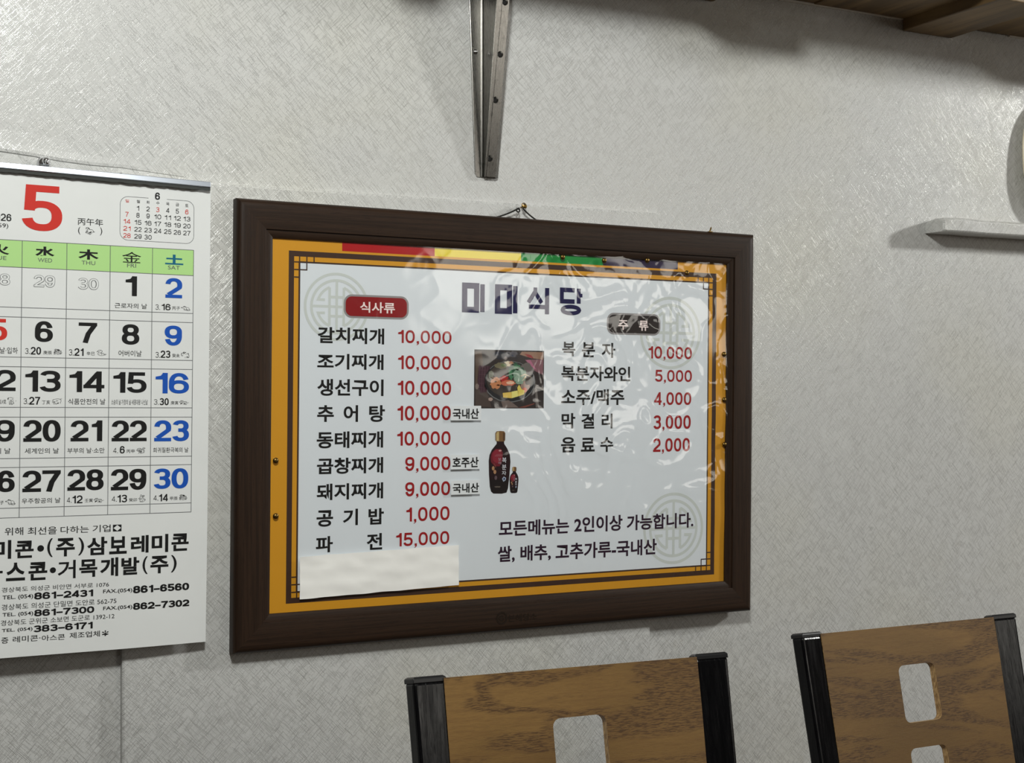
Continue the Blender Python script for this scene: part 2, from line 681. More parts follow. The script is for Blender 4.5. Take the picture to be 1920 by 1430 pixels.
def digit_paths(c, w, h, t):
    """grotesque numerals as ribbons in a w x h box: list of (points, closed) and filled outlines"""
    def E(cx, cy, rx, ry, a0, a1, n=22, p=0.86):
        out = []
        for i in range(n + 1):
            a = math.radians(a0 + (a1 - a0) * i / n)
            ca, sa = math.cos(a), math.sin(a)
            out.append((cx + rx * math.copysign(abs(ca) ** p, ca), cy + ry * math.copysign(abs(sa) ** p, sa)))
        return out
    g, fill = [], []
    rx, hx = (w - t) / 2, w / 2
    if c == '0':
        g = [(E(hx, h / 2, rx, (h - t) / 2, 0, 352, 44), True)]
    elif c == '1':
        g = [([(w - t / 2, 0), (w - t / 2, h)], False)]
        fill = [[(0, 0.68 * h), (w - t * 0.5, 0.68 * h), (w - t * 0.5, h), (w - t * 0.9, h), ((w - t) * 0.74, 0.86 * h), ((w - t) * 0.4, 0.68 * h + t * 0.95), (0, 0.68 * h + t * 0.8)]]
    elif c == '2':
        ry = 0.27 * h
        g = [(E(hx, h - t / 2 - ry, rx, ry, 172, -22, 26) + [(hx + rx * 0.3, 0.40 * h), (t * 0.62, 0.10 * h + t * 0.4)], False), ([(0, t / 2), (w, t / 2)], False)]
    elif c == '3':
        m = 0.53 * h
        g = [(E(hx, (h - t / 2 + m) / 2, rx * 0.93, (h - t / 2 - m) / 2, 165, -90, 26) + [(hx * 0.72, m)], False),
             ([(hx * 0.72, m)] + E(hx, (t / 2 + m) / 2, rx, (m - t / 2) / 2, 90, -165, 26), False)]
    elif c == '4':
        g = [([(0.74 * w, 0), (0.74 * w, h)], False), ([(0, 0.27 * h), (w, 0.27 * h)], False), ([(t * 0.5, 0.28 * h), (0.70 * w, h - t * 0.45)], False)]
    elif c == '5':
        g = [([(0.92 * w, h - t / 2), (0.20 * w + t * 0.1, h - t / 2), (0.06 * w + t * 0.5, 0.44 * h)], False),
             (E(hx, 0.33 * h, rx, 0.33 * h - t / 2, 140, -168, 30), False)]
    elif c in '69':
        g = [(E(hx, 0.325 * h, rx, 0.325 * h - t / 2, 0, 352, 40), True), ([(t / 2, 0.325 * h), (t / 2, 0.46 * h)] + E(hx, h / 2, rx, (h - t) / 2, 176, 22, 24), False)]
        if c == '9':
            g = [([(w - a, h - b) for a, b in p], cl) for p, cl in g]
    elif c == '7':
        g = [([(0, h - t / 2), (w, h - t / 2)], False), ([(w - t * 0.45, h - t * 0.6), (0.52 * w, 0.45 * h), (0.36 * w, 0)], False)]
    elif c == '8':
        m = 0.525 * h
        g = [(E(hx, (h - t / 2 + m) / 2, rx * 0.9, (h - t / 2 - m) / 2, 0, 352, 36), True), (E(hx, (t / 2 + m) / 2, rx, (m - t / 2) / 2, 0, 352, 36), True)]
    elif c == '.':
        fill = [[(0, 0), (w, 0), (w, min(h * 0.16, t * 1.15)), (0, min(h * 0.16, t * 1.15))]]
    elif c == ',':
        d = min(h * 0.17, t * 1.15)
        fill = [[(w * 0.1, 0), (w * 0.55, -0.02 * h), (w * 0.25, -0.10 * h), (0, -0.11 * h), (0, -0.15 * h), (w * 0.45, -0.13 * h), (w, -0.03 * h), (w, d), (w * 0.1, d)]]
    elif c == '-':
        g = [([(0, 0.40 * h), (w, 0.40 * h)], False)]
    return g, fill


def num(mb, sh, s, box, m, t=0.15, k=1.0, lift=0.0006, local=False, gap=0.16):
    """a number set in the pixel box; k widens the upright strokes as an extended face does"""
    u0, v0, u1, v1 = box if local else sh.box(box)
    desc = 0.13 if ',' in s else 0.0
    h = (v1 - v0) / (1 + desc)
    base = v0 + (v1 - v0) - h
    rel = {'1': 0.60, ',': 0.27, '.': 0.26, '-': 0.85}
    tot = sum(rel.get(c, 1.0) for c in s) + gap * (len(s) - 1) + sum(0.12 for c in s[1:] if c == '1')
    wd = (u1 - u0) / tot
    if len(s) == 1:
        wd = (u1 - u0) / rel.get(s, 1.0)
    u = u0
    for i, c in enumerate(s):
        if i and c == '1':
            u += 0.12 * wd
        cw = wd * rel.get(c, 1.0)
        g, fill = digit_paths(c, cw / k, h, t * h)
        sub = Sheet(sh.O, sh.U, sh.V)
        tmp = MB()
        for pts, cl in g:
            stroke(tmp, sub, pts, t * h, m, lift, cl)
        for pts in fill:
            poly(tmp, sub, pts, m, lift + 0.00014)
        vs = []
        for p in tmp.v:
            q = p - sh.O
            a, b, n_ = q.dot(sh.U), q.dot(sh.V), q.dot(sh.N)
            vs.append(sh.pt(u + a * k, base + b, n_))
        mb.add(vs, tmp.f, m)
        u += cw + gap * wd


# ================================================================== SETTING
X0, X1, Y1, ZC = -1.7, 5.6, -4.4, 2.75
PAN_D = 0.011                                     # the board under the wallpaper stands this proud of the wall
mb = MB()
mb.add([(X0, 0, 0), (X1, 0, 0), (X1, 0, ZC), (X0, 0, ZC)], [(0, 1, 2, 3)], WALLPAPER)
pl = at(228, 1250, PAN_D).x
pr0, pr1 = at(1219, 1200, PAN_D).x, at(1239, 405, PAN_D).x
zt0, zt1 = at(300, 327, PAN_D).z, at(1239, 399, PAN_D).z
e = 0.004
def pan(d, g):
    k = pr0 + (pr1 - pr0) * (0 - 0.72) / 0.76
    return [(pl + g, -d, 0.0), (k - g, -d, 0.0), (pr1 - g, -d, zt1 - g), (0.52, -d, at(440, 345, PAN_D).z - g), (pl + g, -d, zt0 - g)]
vs = pan(0.0, 0) + pan(PAN_D - e, 0.0005) + pan(PAN_D - e * 0.3, e * 0.3) + pan(PAN_D, e)
fs = []
for L in range(3):
    for i in range(5):
        j = (i + 1) % 5
        fs.append((L * 5 + i, L * 5 + j, (L + 1) * 5 + j, (L + 1) * 5 + i))
fs.append((15, 16, 17, 18, 19))
mb.add(vs, fs, WALLPAPER)
# crumpled overlap where two lengths of wallpaper meet, left of the board
lip = [(-60, 268), (0, 282), (60, 291), (110, 300), (170, 308), (230, 313), (290, 322), (345, 330)]
pts = [Vector((-1.2, 0, at(-60, 268).z + 0.035)), Vector((-0.4, 0, at(-60, 268).z + 0.018))] + [at(x, y) for x, y in lip]
vs = []
for i, p in enumerate(pts):
    k = min(1.0, 0.25 + 0.4 * i) * (1.0 - 0.6 * i / (len(pts) - 1))
    vs += [(p.x, -0.0004, p.z + 0.030), (p.x, -0.0016 * k, p.z + 0.012), (p.x, -0.0036 * k, p.z + 0.003), (p.x, -0.0026 * k, p.z - 0.001), (p.x, 0.0, p.z - 0.002)]
fs = [(i * 5 + j, i * 5 + j + 1, (i + 1) * 5 + j + 1, (i + 1) * 5 + j) for i in range(len(pts) - 1) for j in range(4)]
mb.add(vs, fs, WALLPAPER)
struct(mb, 'wall_back')

ROOM = mat('room_wall_paint', (52, 46, 39), 0.8)
FLOORM = mat('floor_vinyl', (62, 50, 40), 0.5)
CEILM = mat('ceiling_board', (74, 68, 60), 0.85)
for nm, vv, mm in (
        ('wall_left', [(X0, Y1, 0), (X0, 0, 0), (X0, 0, ZC), (X0, Y1, ZC)], ROOM),
        ('wall_right', [(X1, 0, 0), (X1, Y1, 0), (X1, Y1, ZC), (X1, 0, ZC)], ROOM),
        ('wall_front', [(X1, Y1, 0), (X0, Y1, 0), (X0, Y1, ZC), (X1, Y1, ZC)], ROOM),
        ('floor', [(X0, Y1, 0), (X1, Y1, 0), (X1, 0, 0), (X0, 0, 0)], FLOORM),
        ('ceiling', [(X0, 0, ZC), (X1, 0, ZC), (X1, Y1, ZC), (X0, Y1, ZC)], CEILM)):
    mb = MB()
    mb.add(vv, [(0, 1, 2, 3)], mm)
    struct(mb, nm)

# glowing panel behind the photographer, unseen, added for glare on the film
GLARE = bpy.data.materials.new('glare_glow')
GLARE.use_nodes = True
b_ = GLARE.node_tree.nodes['Principled BSDF']
b_.inputs['Base Color'].default_value = (0.0, 0.0, 0.0, 1)
b_.inputs['Emission Color'].default_value = (1.0, 0.95, 0.86, 1)
b_.inputs['Emission Strength'].default_value = 2.5
WX0, WX1, WZ0, WZ1 = 2.72, 4.75, 1.42, 2.25
mb = MB()
mb.add([(WX1, Y1 + 0.004, WZ0), (WX0, Y1 + 0.004, WZ0), (WX0, Y1 + 0.004, WZ1), (WX1, Y1 + 0.004, WZ1)], [(0, 1, 2, 3)], GLARE)
glare_panel = struct(mb, 'glare_panel_1')
GLARE_FRAME = mat('glare_frame_paint', (205, 203, 198), 0.5)  # frame and mullion made up along with the glowing panel
mb = MB()
for lo, hi in (((WX0 - 0.05, Y1, WZ0 - 0.05), (WX0, Y1 + 0.03, WZ1 + 0.05)), ((WX1, Y1, WZ0 - 0.05), (WX1 + 0.05, Y1 + 0.03, WZ1 + 0.05)), ((WX0, Y1, WZ0 - 0.05), (WX1, Y1 + 0.03, WZ0)),
               ((WX0, Y1, WZ1), (WX1, Y1 + 0.03, WZ1 + 0.05)), (((WX0 + WX1) / 2 - 0.025, Y1, WZ0), ((WX0 + WX1) / 2 + 0.025, Y1 + 0.03, WZ1))):
    mb.box(lo, hi, GLARE_FRAME)
mb.build('glare_panel_frame', glare_panel)

# ================================================================== MENU BOARD
TILT = math.radians(-0.55)
FU = Vector((math.cos(TILT), 0, math.sin(TILT)))
FV = Vector((-math.sin(TILT), 0, math.cos(TILT)))
FD, BACK = 0.036, 0.012                            # front of the frame and its back, metres off the wall
cs = [at(445, 372, 0.034), at(1413, 438.5, 0.0295), at(1405, 1144, 0.0295), at(437, 1228, 0.034)]
for q in cs:
    q.y = -FD
fc = (cs[0] + cs[1] + cs[2] + cs[3]) / 4
FW = ((cs[1] - cs[0]).length + (cs[2] - cs[3]).length) / 2
FH = ((cs[3] - cs[0]).length + (cs[2] - cs[1]).length) / 2
board = thing('menu_board', 'framed restaurant menu board with orange border hanging under the metal bracket', 'menu board', (fc.x, -BACK, fc.z))
PROF = [(0.0, BACK), (0.0, 0.0285), (0.0012, 0.0318), (0.0035, 0.0345), (0.0075, 0.0358), (0.012, FD), (0.0425, FD), (0.0432, 0.0357), (0.0435, 0.0332), (0.0460, 0.0330), (0.0500, 0.0322), (0.0535, 0.0306), (0.0550, 0.0296), (0.0552, 0.0250)]


def frame_pt(sx, sy, t, d):
    """corner (sx, sy = +-1) of the frame inset by t at depth d"""
    p = Vector((fc.x, 0, fc.z)) + FU * (sx * (FW / 2 - t)) + FV * (sy * (FH / 2 - t))
    return Vector((p.x, -d, p.z))


for (a, b, mm) in (((-1, 1), (1, 1), LAM_H), ((1, 1), (1, -1), LAM_V), ((1, -1), (-1, -1), LAM_H), ((-1, -1), (-1, 1), LAM_V)):
    mb = MB()
    vs = [frame_pt(a[0], a[1], t, d) for t, d in PROF] + [frame_pt(b[0], b[1], t, d) for t, d in PROF]
    n = len(PROF)
    mb.add(vs, [(i + 1, i, i + n, i + n + 1) for i in range(n - 1)] + [tuple(range(n)), tuple(range(2 * n - 1, n - 1, -1))], mm)
    rail = mb.build('frame_rail', board)
    for p in rail.data.polygons:
        p.use_smooth = len(p.vertices) == 4
    rail.data.set_sharp_from_angle(angle=math.radians(38))
    if b == (-1, -1):
        # the frame maker's dark printed mark on the lower rail
        sh = Sheet(Vector((fc.x, -FD, fc.z)), FU, FV)
        mk = MB()
        MARK = mat('rail_mark', (30, 19, 10), 0.35)
        c = sh.px(941, 1158.5)
        r = 0.0085
        stroke(mk, sh, arc(c[0], c[1], r, 60, 420, 28), 0.003, MARK, 0.0003)
        stroke(mk, sh, arc(c[0], c[1], r * 0.45, 40, 330, 16) + [(c[0] + r * 0.4, c[1])], 0.0022, MARK, 0.0003)
        text(mk, sh, '본해당소', (953, 1148, 1007, 1166), MARK, 0.02, 0.0003)
        k = mk.build('maker_mark', rail)
        k['label'] = 'faint dark printed maker mark'

PD = 0.0262                                        # poster plane
pcs = [at(512, 441.5, PD), at(1366, 491, PD), at(1358.5, 1091, PD), at(503.5, 1152.5, PD)]
pc = sum(pcs, Vector()) / 4
PW = ((pcs[1] - pcs[0]).length + (pcs[2] - pcs[3]).length) / 2
PH = ((pcs[3] - pcs[0]).length + (pcs[2] - pcs[1]).length) / 2


def poster_bend(u, v):
    """the right edge of the poster ripples between the tacks"""
    k = max(0.0, min(1.0, (u - PW * 0.436) / (PW * 0.064)))
    k = k * k * (3 - 2 * k)
    wv = 0.5 + 0.5 * math.sin(v * 48.0 + 0.6) * math.cos(v * 17.0)
    env = max(0.0, min(1.0, (v + PH * 0.38) / 0.08)) * max(0.0, min(1.0, (PH * 0.40 - v) / 0.06))
    return 0.0022 * k * wv * env


PS = Sheet((pc.x, -PD, pc.z), FU, FV, poster_bend)
# backing board seen as a green line left and below, pale edge on the right
mb = MB()
iw, ih = FW / 2 - 0.0553, FH / 2 - 0.0553
o0 = Sheet((fc.x, -0.0255, fc.z), FU, FV)
rect(mb, o0, -iw - 0.004, -ih - 0.004, iw + 0.004, ih + 0.004, BOARD_GREEN, 0.0)
mb.build('backing_board', board)
mb = MB()
u0 = PW / 2 + 0.0012
for (a, b, c_, d_) in ((u0, -PH / 2 - 0.001, u0 + 0.0045, PH / 2 - 0.004),):
    vs = [PS.pt(a, b, -0.0004), PS.pt(c_, b, 0.0025), PS.pt(c_, d_, 0.0025), PS.pt(a, d_, -0.0004)]
    mb.add(vs, [(0, 1, 2, 3)], BOARD_EDGE)
k = mb.build('edge_strip', board)
k['label'] = 'narrow white edge strip'

ST = 0.008
mb = MB()
rect(mb, PS, -PW / 2, -PH / 2, PW / 2, PH / 2, P_ORANGE, 0.0, ST)
L_ = PS.px


def border_box(tl, tr, br, bl):
    a, b, c, d = L_(*tl), L_(*tr), L_(*br), L_(*bl)
    return (a[0] + d[0]) / 2, (c[1] + d[1]) / 2, (b[0] + c[0]) / 2, (a[1] + b[1]) / 2


B1 = border_box((541.8, 468.6), (1344.6, 513.6), (1337.6, 1075.5), (535.7, 1132.8))
t1, t2, t3 = 0.0082, 0.0070, 0.0026
B2 = (B1[0] + t1, B1[1] + t1, B1[2] - t1, B1[3] - t1)
B3 = (B2[0] + t2, B2[1] + t2, B2[2] - t2, B2[3] - t2)
B4 = (B3[0] + t3, B3[1] + t3, B3[2] - t3, B3[3] - t3)
rect(mb, PS, *B1, P_BROWN, 0.00012, ST)
rect(mb, PS, *B2, P_ORANGE, 0.00024, ST)
rect(mb, PS, *B3, P_BROWN, 0.00036, ST)
rect(mb, PS, *B4, P_WHITE, 0.00048, ST)
# coloured bands along the top edge
vb = B1[3] + 0.0035
for xa, xb, m_ in ((641.5, 815.0, P_RED), (815.0, 977.0, P_YELLOW), (977.0, 1131.0, P_GREEN), (1131.0, 1271.0, P_NAVY)):
    ua, ub = L_(xa, 470)[0], L_(xb, 470)[0]
    rect(mb, PS, ua, vb, ub, PH / 2 - 0.0004, m_, 0.00014, ST)
poster = mb.build('poster', board)

# corner fretwork
LW = 0.0018
for sx, sy in ((-1, 1), (1, 1), (1, -1), (-1, -1)):
    mb = MB()
    cu = B2[0] if sx < 0 else B2[2]
    cv = B2[1] if sy < 0 else B2[3]
    def q(a, b):
        return (cu - sx * a, cv - sy * b)
    s = t2 + t3 / 2
    for k in (s, 2 * s + 0.003, 3 * s + 0.006):
        stroke(mb, PS, [q(k, 0), q(k, s)], LW, P_BROWN, 0.0006)
        stroke(mb, PS, [q(0, k), q(s, k)], LW, P_BROWN, 0.0006)
    g = 2 * s + 0.003
    stroke(mb, PS, [q(s, s), q(g, s), q(g, g), q(s, g)], LW, P_BROWN, 0.00062, closed=True)
    mb.build('border_fretwork', poster)


def emblem(cx, cy, r_px):
    c = L_(cx, cy)
    r = abs(L_(cx, cy - r_px)[1] - c[1])
    mb = MB()
    wd = 0.078 * r
    def S(pts, closed=False, w_=None):
        stroke(mb, PS, [(c[0] + a * r, c[1] + b * r) for a, b in pts], w_ or wd, P_EMBLEM, 0.00056, closed)
    S(arc(0, 0, 0.96, 0, 354, 60), True)
    S(arc(0, 0, 0.77, 0, 354, 52), True)
    S([(0, 0.76), (0, -0.76)])
    S([(-0.76, 0), (0.76, 0)])
    for sx in (-1, 1):
        S([(sx * 0.22, 0.56), (sx * 0.22, -0.56)])
        for sy in (-1, 1):
            S([(sx * 0.22, sy * 0.56)] + [(sx * math.cos(math.radians(t)) * 0.60, sy * math.sin(math.radians(t)) * 0.60) for t in (66, 58, 50, 42, 34, 26, 19)] + [(sx * 0.36, sy * 0.19)])
    for sy in (-1, 1):
        S([(-0.22, sy * 0.28), (0.22, sy * 0.28)])
    mb.build('round_emblem', poster)


emblem(631, 575, 64)
emblem(1257, 624, 68)
emblem(1262.5, 990, 67)


# ---- lettering on the poster
def z4(X, Y): return 420 + X / 3.973, 340 + Y / 3.973
def z6(X, Y): return 420 + X / 3.973, 680 + Y / 3.973
def z5(X, Y): return 860 + X / 3.288, 360 + Y / 3.288
def z7(X, Y): return 860 + X / 3.288, 740 + Y / 3.288


def bx(z, b):
    return z(b[0], b[1]) + z(b[2], b[3])


TL = 0.00075
OFFH = 0.025
for z, s, b in ((z4, '갈치찌개', (700, 1083, 1195, 1215)), (z4, '조기찌개', (697, 1281, 1190, 1405)),
                (z6, '생선구이', (697, 120, 1190, 248)), (z6, '추', (693, 315, 818, 440)), (z6, '어', (890, 315, 998, 440)), (z6, '탕', (1080, 315, 1198, 440)),
                (z6, '동태찌개', (693, 507, 1187, 637)), (z6, '곱창찌개', (695, 700, 1187, 830)), (z6, '돼지찌개', (693, 888, 1187, 1024)),
                (z6, '공', (688, 1095, 812, 1222)), (z6, '기', (885, 1085, 997, 1212)), (z6, '밥', (1075, 1080, 1190, 1205)),
                (z6, '파', (683, 1288, 810, 1415)), (z6, '전', (1062, 1266, 1178, 1394))):
    mb = MB()
    text(mb, PS, s, bx(z, b), P_BLACK, OFFH, TL)
    mb.build('dish_name', poster)
OFFP = 0.022
for z, s, b in ((z4, '10,000', (1298, 1106, 1695, 1224)), (z4, '10,000', (1298, 1296, 1692, 1416)), (z6, '10,000', (1295, 133, 1692, 254)),
                (z6, '10,000', (1293, 320, 1690, 442)), (z6, '10,000', (1291, 508, 1688, 630)), (z6, '9,000', (1350, 695, 1686, 818)),
                (z6, '9,000', (1350, 880, 1684, 1008)), (z6, '1,000', (1358, 1066, 1680, 1196)), (z6, '15,000', (1283, 1250, 1678, 1380)),
                (z5, '10,000', (1170, 950, 1437, 1040)), (z5, '5,000', (1210, 1095, 1437, 1180)), (z5, '4,000', (1205, 1233, 1433, 1322)),
                (z7, '3,000', (1200, 125, 1430, 222)), (z7, '2,000', (1198, 265, 1425, 362))):
    mb = MB()
    num(mb, PS, s, bx(z, b), P_PRICE, 0.165, 1.0, TL, gap=0.19)
    mb.build('price', poster)
for z, s, b in ((z5, '복', (637, 922, 718, 1012)), (z5, '분', (758, 925, 840, 1018)), (z5, '자', (880, 928, 965, 1022)),
                (z5, '복분자와인', (635, 1070, 1060, 1168)), (z5, '소주/맥주', (633, 1213, 1022, 1313)),
                (z7, '막', (633, 112, 718, 208)), (z7, '걸', (755, 115, 835, 208)), (z7, '리', (880, 115, 948, 207)),
                (z7, '음', (630, 260, 718, 355)), (z7, '료', (752, 264, 838, 350)), (z7, '수', (872, 260, 952, 352))):
    mb = MB()
    text(mb, PS, s, bx(z, b), P_BLACK, 0.023, TL)
    mb.build('drink_name', poster)
for s, b in (('모든메뉴는', (250, 758, 682, 874)), ('2인이상', (713, 738, 1010, 850)), ('가능합니다.', (1038, 722, 1448, 836)),
             ('쌀,', (240, 928, 345, 1037)), ('배추,', (380, 918, 568, 1030)), ('고추가루-국내산', (603, 884, 1225, 1018))):
    mb = MB()
    text(mb, PS, s, bx(z7, b), P_NOTE, 0.024, TL)
    mb.build('note_lettering', poster)
# the title is set in a square stencil-like face: drawn as strokes in each syllable's box
title = MB()
def syll(b, strokes_):
    u0, v0, u1, v1 = PS.box(bx(z5, b))
    wd, hd = (u1 - u0), (v1 - v0)
    for pts, wv, cl in strokes_:
        stroke(title, PS, [(u0 + a * wd, v0 + c * hd) for a, c in pts], wv * wd, P_TITLE, TL, cl)
MI = [([(0.11, 0.07), (0.11, 0.93), (0.64, 0.93), (0.64, 0.07)], 0.235, True), ([(0.90, 0.0), (0.90, 1.0)], 0.20, False)]
syll((20, 563, 160, 740), MI)
syll((223, 574, 362, 748), MI)
syll((420, 586, 558, 754), [([(0.37, 1.0), (0.37, 0.86), (0.06, 0.42)], 0.17, False), ([(0.37, 0.80), (0.66, 0.42)], 0.17, False), ([(0.90, 1.0), (0.90, 0.0)], 0.19, False), ([(0.08, 0.27), (0.99, 0.27)], 0.17, False)])
syll((620, 590, 762, 759), [([(0.66, 0.93), (0.10, 0.93), (0.10, 0.50), (0.66, 0.50)], 0.17, False), ([(0.84, 1.0), (0.84, 0.43)], 0.17, False), ([(0.84, 0.74), (1.0, 0.74)], 0.14, False),
                            ([(0.5 + 0.37 * math.cos(t * math.pi / 10), 0.18 + 0.125 * math.sin(t * math.pi / 10)) for t in range(20)], 0.15, True)])
title.build('title_lettering', poster)


def plate_sign(outer, inner, fill, letters, z):
    mb = MB()
    u0, v0, u1, v1 = PS.box(outer)
    r = (v1 - v0) * 0.36
    poly(mb, PS, rrect(u0, v0, u1, v1, r), P_PILLG, TL)
    g = (v1 - v0) * 0.085
    poly(mb, PS, rrect(u0 + g, v0 + g, u1 - g, v1 - g, r - g), fill, TL + 0.0003)
    for s, b in letters:
        text(mb, PS, s, bx(z, b), P_CREAM, 0.02, TL + 0.0006)
    mb.build('header_plate', poster)


plate_sign((644.8, 551.4, 766.8, 599.6), None, P_PILL, [('식사류', (1012, 895, 1272, 985))], z4)
plate_sign(bx(z5, (914, 743, 1244, 886)), None, P_PILLK, [('주', (982, 788, 1042, 850)), ('류', (1110, 792, 1167, 856))], z5)


# ---- printed food photograph and bottles
def flat(c):
    key = 'print_%d_%d_%d' % c
    return bpy.data.materials.get(key) or mat(key, c, 0.45, spec=0.3)


def zf(X, Y): return 880 + X / 10.21, 640 + Y / 10.21
def zb(X, Y): return 890 + X / 9.53, 790 + Y / 9.53


def blob(mb, z, cx, cy, rx, ry, col, lift, wob=0.0, seed=0, n=22):
    random.seed(seed)
    pts = []
    for k in range(n):
        t = -2 * math.pi * k / n
        f = 1 + random.uniform(-wob, wob)
        pts.append(L_(*z(cx + rx * f * math.cos(t), cy + ry * f * math.sin(t))))
    poly(mb, PS, pts, flat(col), lift)


def pp(mb, z, pts, col, lift):
    poly(mb, PS, [L_(*z(*p)) for p in pts], flat(col), lift)


food = MB()
T0 = TL
u0, v0, u1, v1 = PS.box(bx(z5, (96, 972, 528, 1335)))
rect(food, PS, u0, v0, u1, v1, flat((50, 43, 42)), T0)
d1, d2, d3, d4, d5 = T0 + 0.0001, T0 + 0.0002, T0 + 0.0003, T0 + 0.0004, T0 + 0.0005
pp(food, zf, [(108, 190), (230, 190), (260, 400), (180, 780), (108, 850)], (88, 71, 60), d1)
pp(food, zf, [(108, 900), (330, 920), (420, 1260), (108, 1240)], (74, 62, 57), d1)
pp(food, zf, [(180, 460), (400, 470), (330, 960), (210, 990), (150, 760)], (66, 40, 50), d2)
for k in range(4):
    pp(food, zf, [(190 + 52 * k, 470), (196 + 52 * k, 470), (176 + 50 * k, 960), (170 + 50 * k, 960)], (96, 66, 76), d3)
for k in range(5):
    pp(food, zf, [(172 + 2 * k, 540 + 85 * k), (385 - 8 * k, 550 + 85 * k), (385 - 8 * k, 556 + 85 * k), (172 + 2 * k, 546 + 85 * k)], (92, 62, 72), d3)
pp(food, zf, [(1000, 195), (1412, 205), (1412, 350), (1180, 320), (960, 250)], (150, 116, 96), d1)
pp(food, zf, [(1050, 235), (1180, 260), (1230, 330), (1120, 300)], (150, 58, 60), d2)
pp(food, zf, [(1060, 350), (1412, 345), (1405, 640), (1240, 560)], (132, 92, 100), d2)
pp(food, zf, [(1080, 360), (1160, 350), (1280, 540), (1220, 520)], (172, 104, 130), d3)
blob(food, zf, 620, 260, 190, 70, (40, 42, 50), d1, 0.25, 4)
blob(food, zf, 800, 250, 110, 60, (84, 82, 88), d2, 0.3, 5)
for k in range(14):
    blob(food, zf, 470 + (k * 71) % 430, 215 + (k * 37) % 120, 20, 14, (62, 68, 84) if k % 2 else (30, 32, 40), d3, 0.4, 40 + k, 9)
blob(food, zf, 765, 770, 492, 398, (110, 112, 113), d2)
blob(food, zf, 765, 765, 476, 384, (34, 35, 38), d3)
blob(food, zf, 760, 735, 438, 330, (64, 56, 50), d4)
blob(food, zf, 1090, 560, 130, 150, (104, 98, 94), d5, 0.08, 2)
e1, e2, e3 = T0 + 0.0006, T0 + 0.0007, T0 + 0.0008
blob(food, zf, 600, 460, 120, 60, (112, 106, 82), e1, 0.15, 3)
blob(food, zf, 745, 430, 105, 52, (206, 190, 158), e1, 0.15, 8)
blob(food, zf, 650, 455, 58, 32, (96, 112, 70), e2, 0.2, 9)
blob(food, zf, 790, 410, 40, 30, (168, 122, 92), e2, 0.1, 10)
blob(food, zf, 410, 640, 50, 80, (132, 134, 120), e1, 0.15, 11)
blob(food, zf, 880, 560, 150, 140, (40, 84, 60), e1, 0.24, 12, 30)
blob(food, zf, 950, 650, 130, 150, (132, 158, 138), e2, 0.2, 13, 30)
blob(food, zf, 900, 500, 70, 50, (58, 118, 78), e2, 0.3, 14)
blob(food, zf, 790, 640, 40, 90, (70, 124, 88), e2, 0.3, 15)
for k in range(9):
    pp(food, zf, [(900 + 14 * k, 640), (906 + 14 * k, 640), (850 + 26 * k, 770 - abs(k - 4) * 8), (842 + 26 * k, 768 - abs(k - 4) * 8)], (176, 196, 176), e3)
blob(food, zf, 500, 790, 110, 110, (196, 130, 88), e1, 0.18, 16)
for k in range(10):
    blob(food, zf, 430 + (k * 53) % 150, 700 + (k * 67) % 200, 24, 12, (224, 168, 112) if k % 2 else (150, 84, 52), e2, 0.3, 60 + k, 9)
blob(food, zf, 650, 715, 80, 60, (170, 44, 40), e1, 0.25, 17)
blob(food, zf, 745, 790, 140, 56, (202, 108, 78), e2, 0.18, 18)
blob(food, zf, 770, 790, 80, 32, (228, 186, 156), e3, 0.2, 19)
blob(food, zf, 700, 880, 80, 40, (56, 50, 44), e1, 0.15, 20)
blob(food, zf, 1060, 840, 90, 100, (152, 124, 112), e1, 0.12, 21)
blob(food, zf, 1110, 770, 50, 62, (62, 52, 46), e2, 0.12, 22)
blob(food, zf, 1050, 930, 44, 50, (208, 106, 80), e2, 0.15, 23)
pp(food, zf, [(960, 655), (1060, 615), (1190, 690), (1060, 640), (990, 670)], (222, 206, 178), e3)
pp(food, zf, [(1000, 760), (1040, 690), (1080, 640), (1082, 690), (1030, 740)], (228, 210, 182), e3)
pp(food, zf, [(630, 985), (800, 965), (805, 1085), (640, 1072)], (226, 194, 96), e3)
pp(food, zf, [(795, 962), (925, 935), (925, 1050), (806, 1085)], (232, 222, 128), e3)
pp(food, zf, [(910, 880), (945, 825), (1000, 920), (1050, 935), (1040, 1010), (928, 1050)], (224, 204, 100), e3)
pp(food, zf, [(1250, 800), (1340, 860), (1412, 900), (1412, 980), (1290, 930), (1330, 1265), (1265, 1265)], (112, 106, 102), d4)
pp(food, zf, [(1280, 900), (1330, 900), (1412, 940), (1412, 975), (1300, 950)], (24, 22, 22), d5)
pp(food, zf, [(930, 1265), (1240, 1180), (1245, 1195), (1060, 1265)], (120, 66, 56), d4)
pp(food, zf, [(600, 1150), (740, 1120), (830, 1180), (940, 1265), (640, 1265)], (112, 98, 92), d4)
blob(food, zf, 400, 1105, 40, 34, (168, 146, 136), d4, 0.15, 24)
blob(food, zf, 140, 860, 36, 55, (128, 112, 104), d4, 0.15, 25)
blob(food, zf, 690, 320, 34, 30, (120, 112, 108), d4, 0.12, 26)
for i in range(len(food.v)):                       # trim anything that strays past the print's edge
    q = food.v[i] - PS.O
    a, b = q.dot(PS.U), q.dot(PS.V)
    a2, b2 = max(u0, min(u1, a)), max(v0, min(v1, b))
    food.v[i] += PS.U * (a2 - a) + PS.V * (b2 - b)
food.build('food_picture', poster)

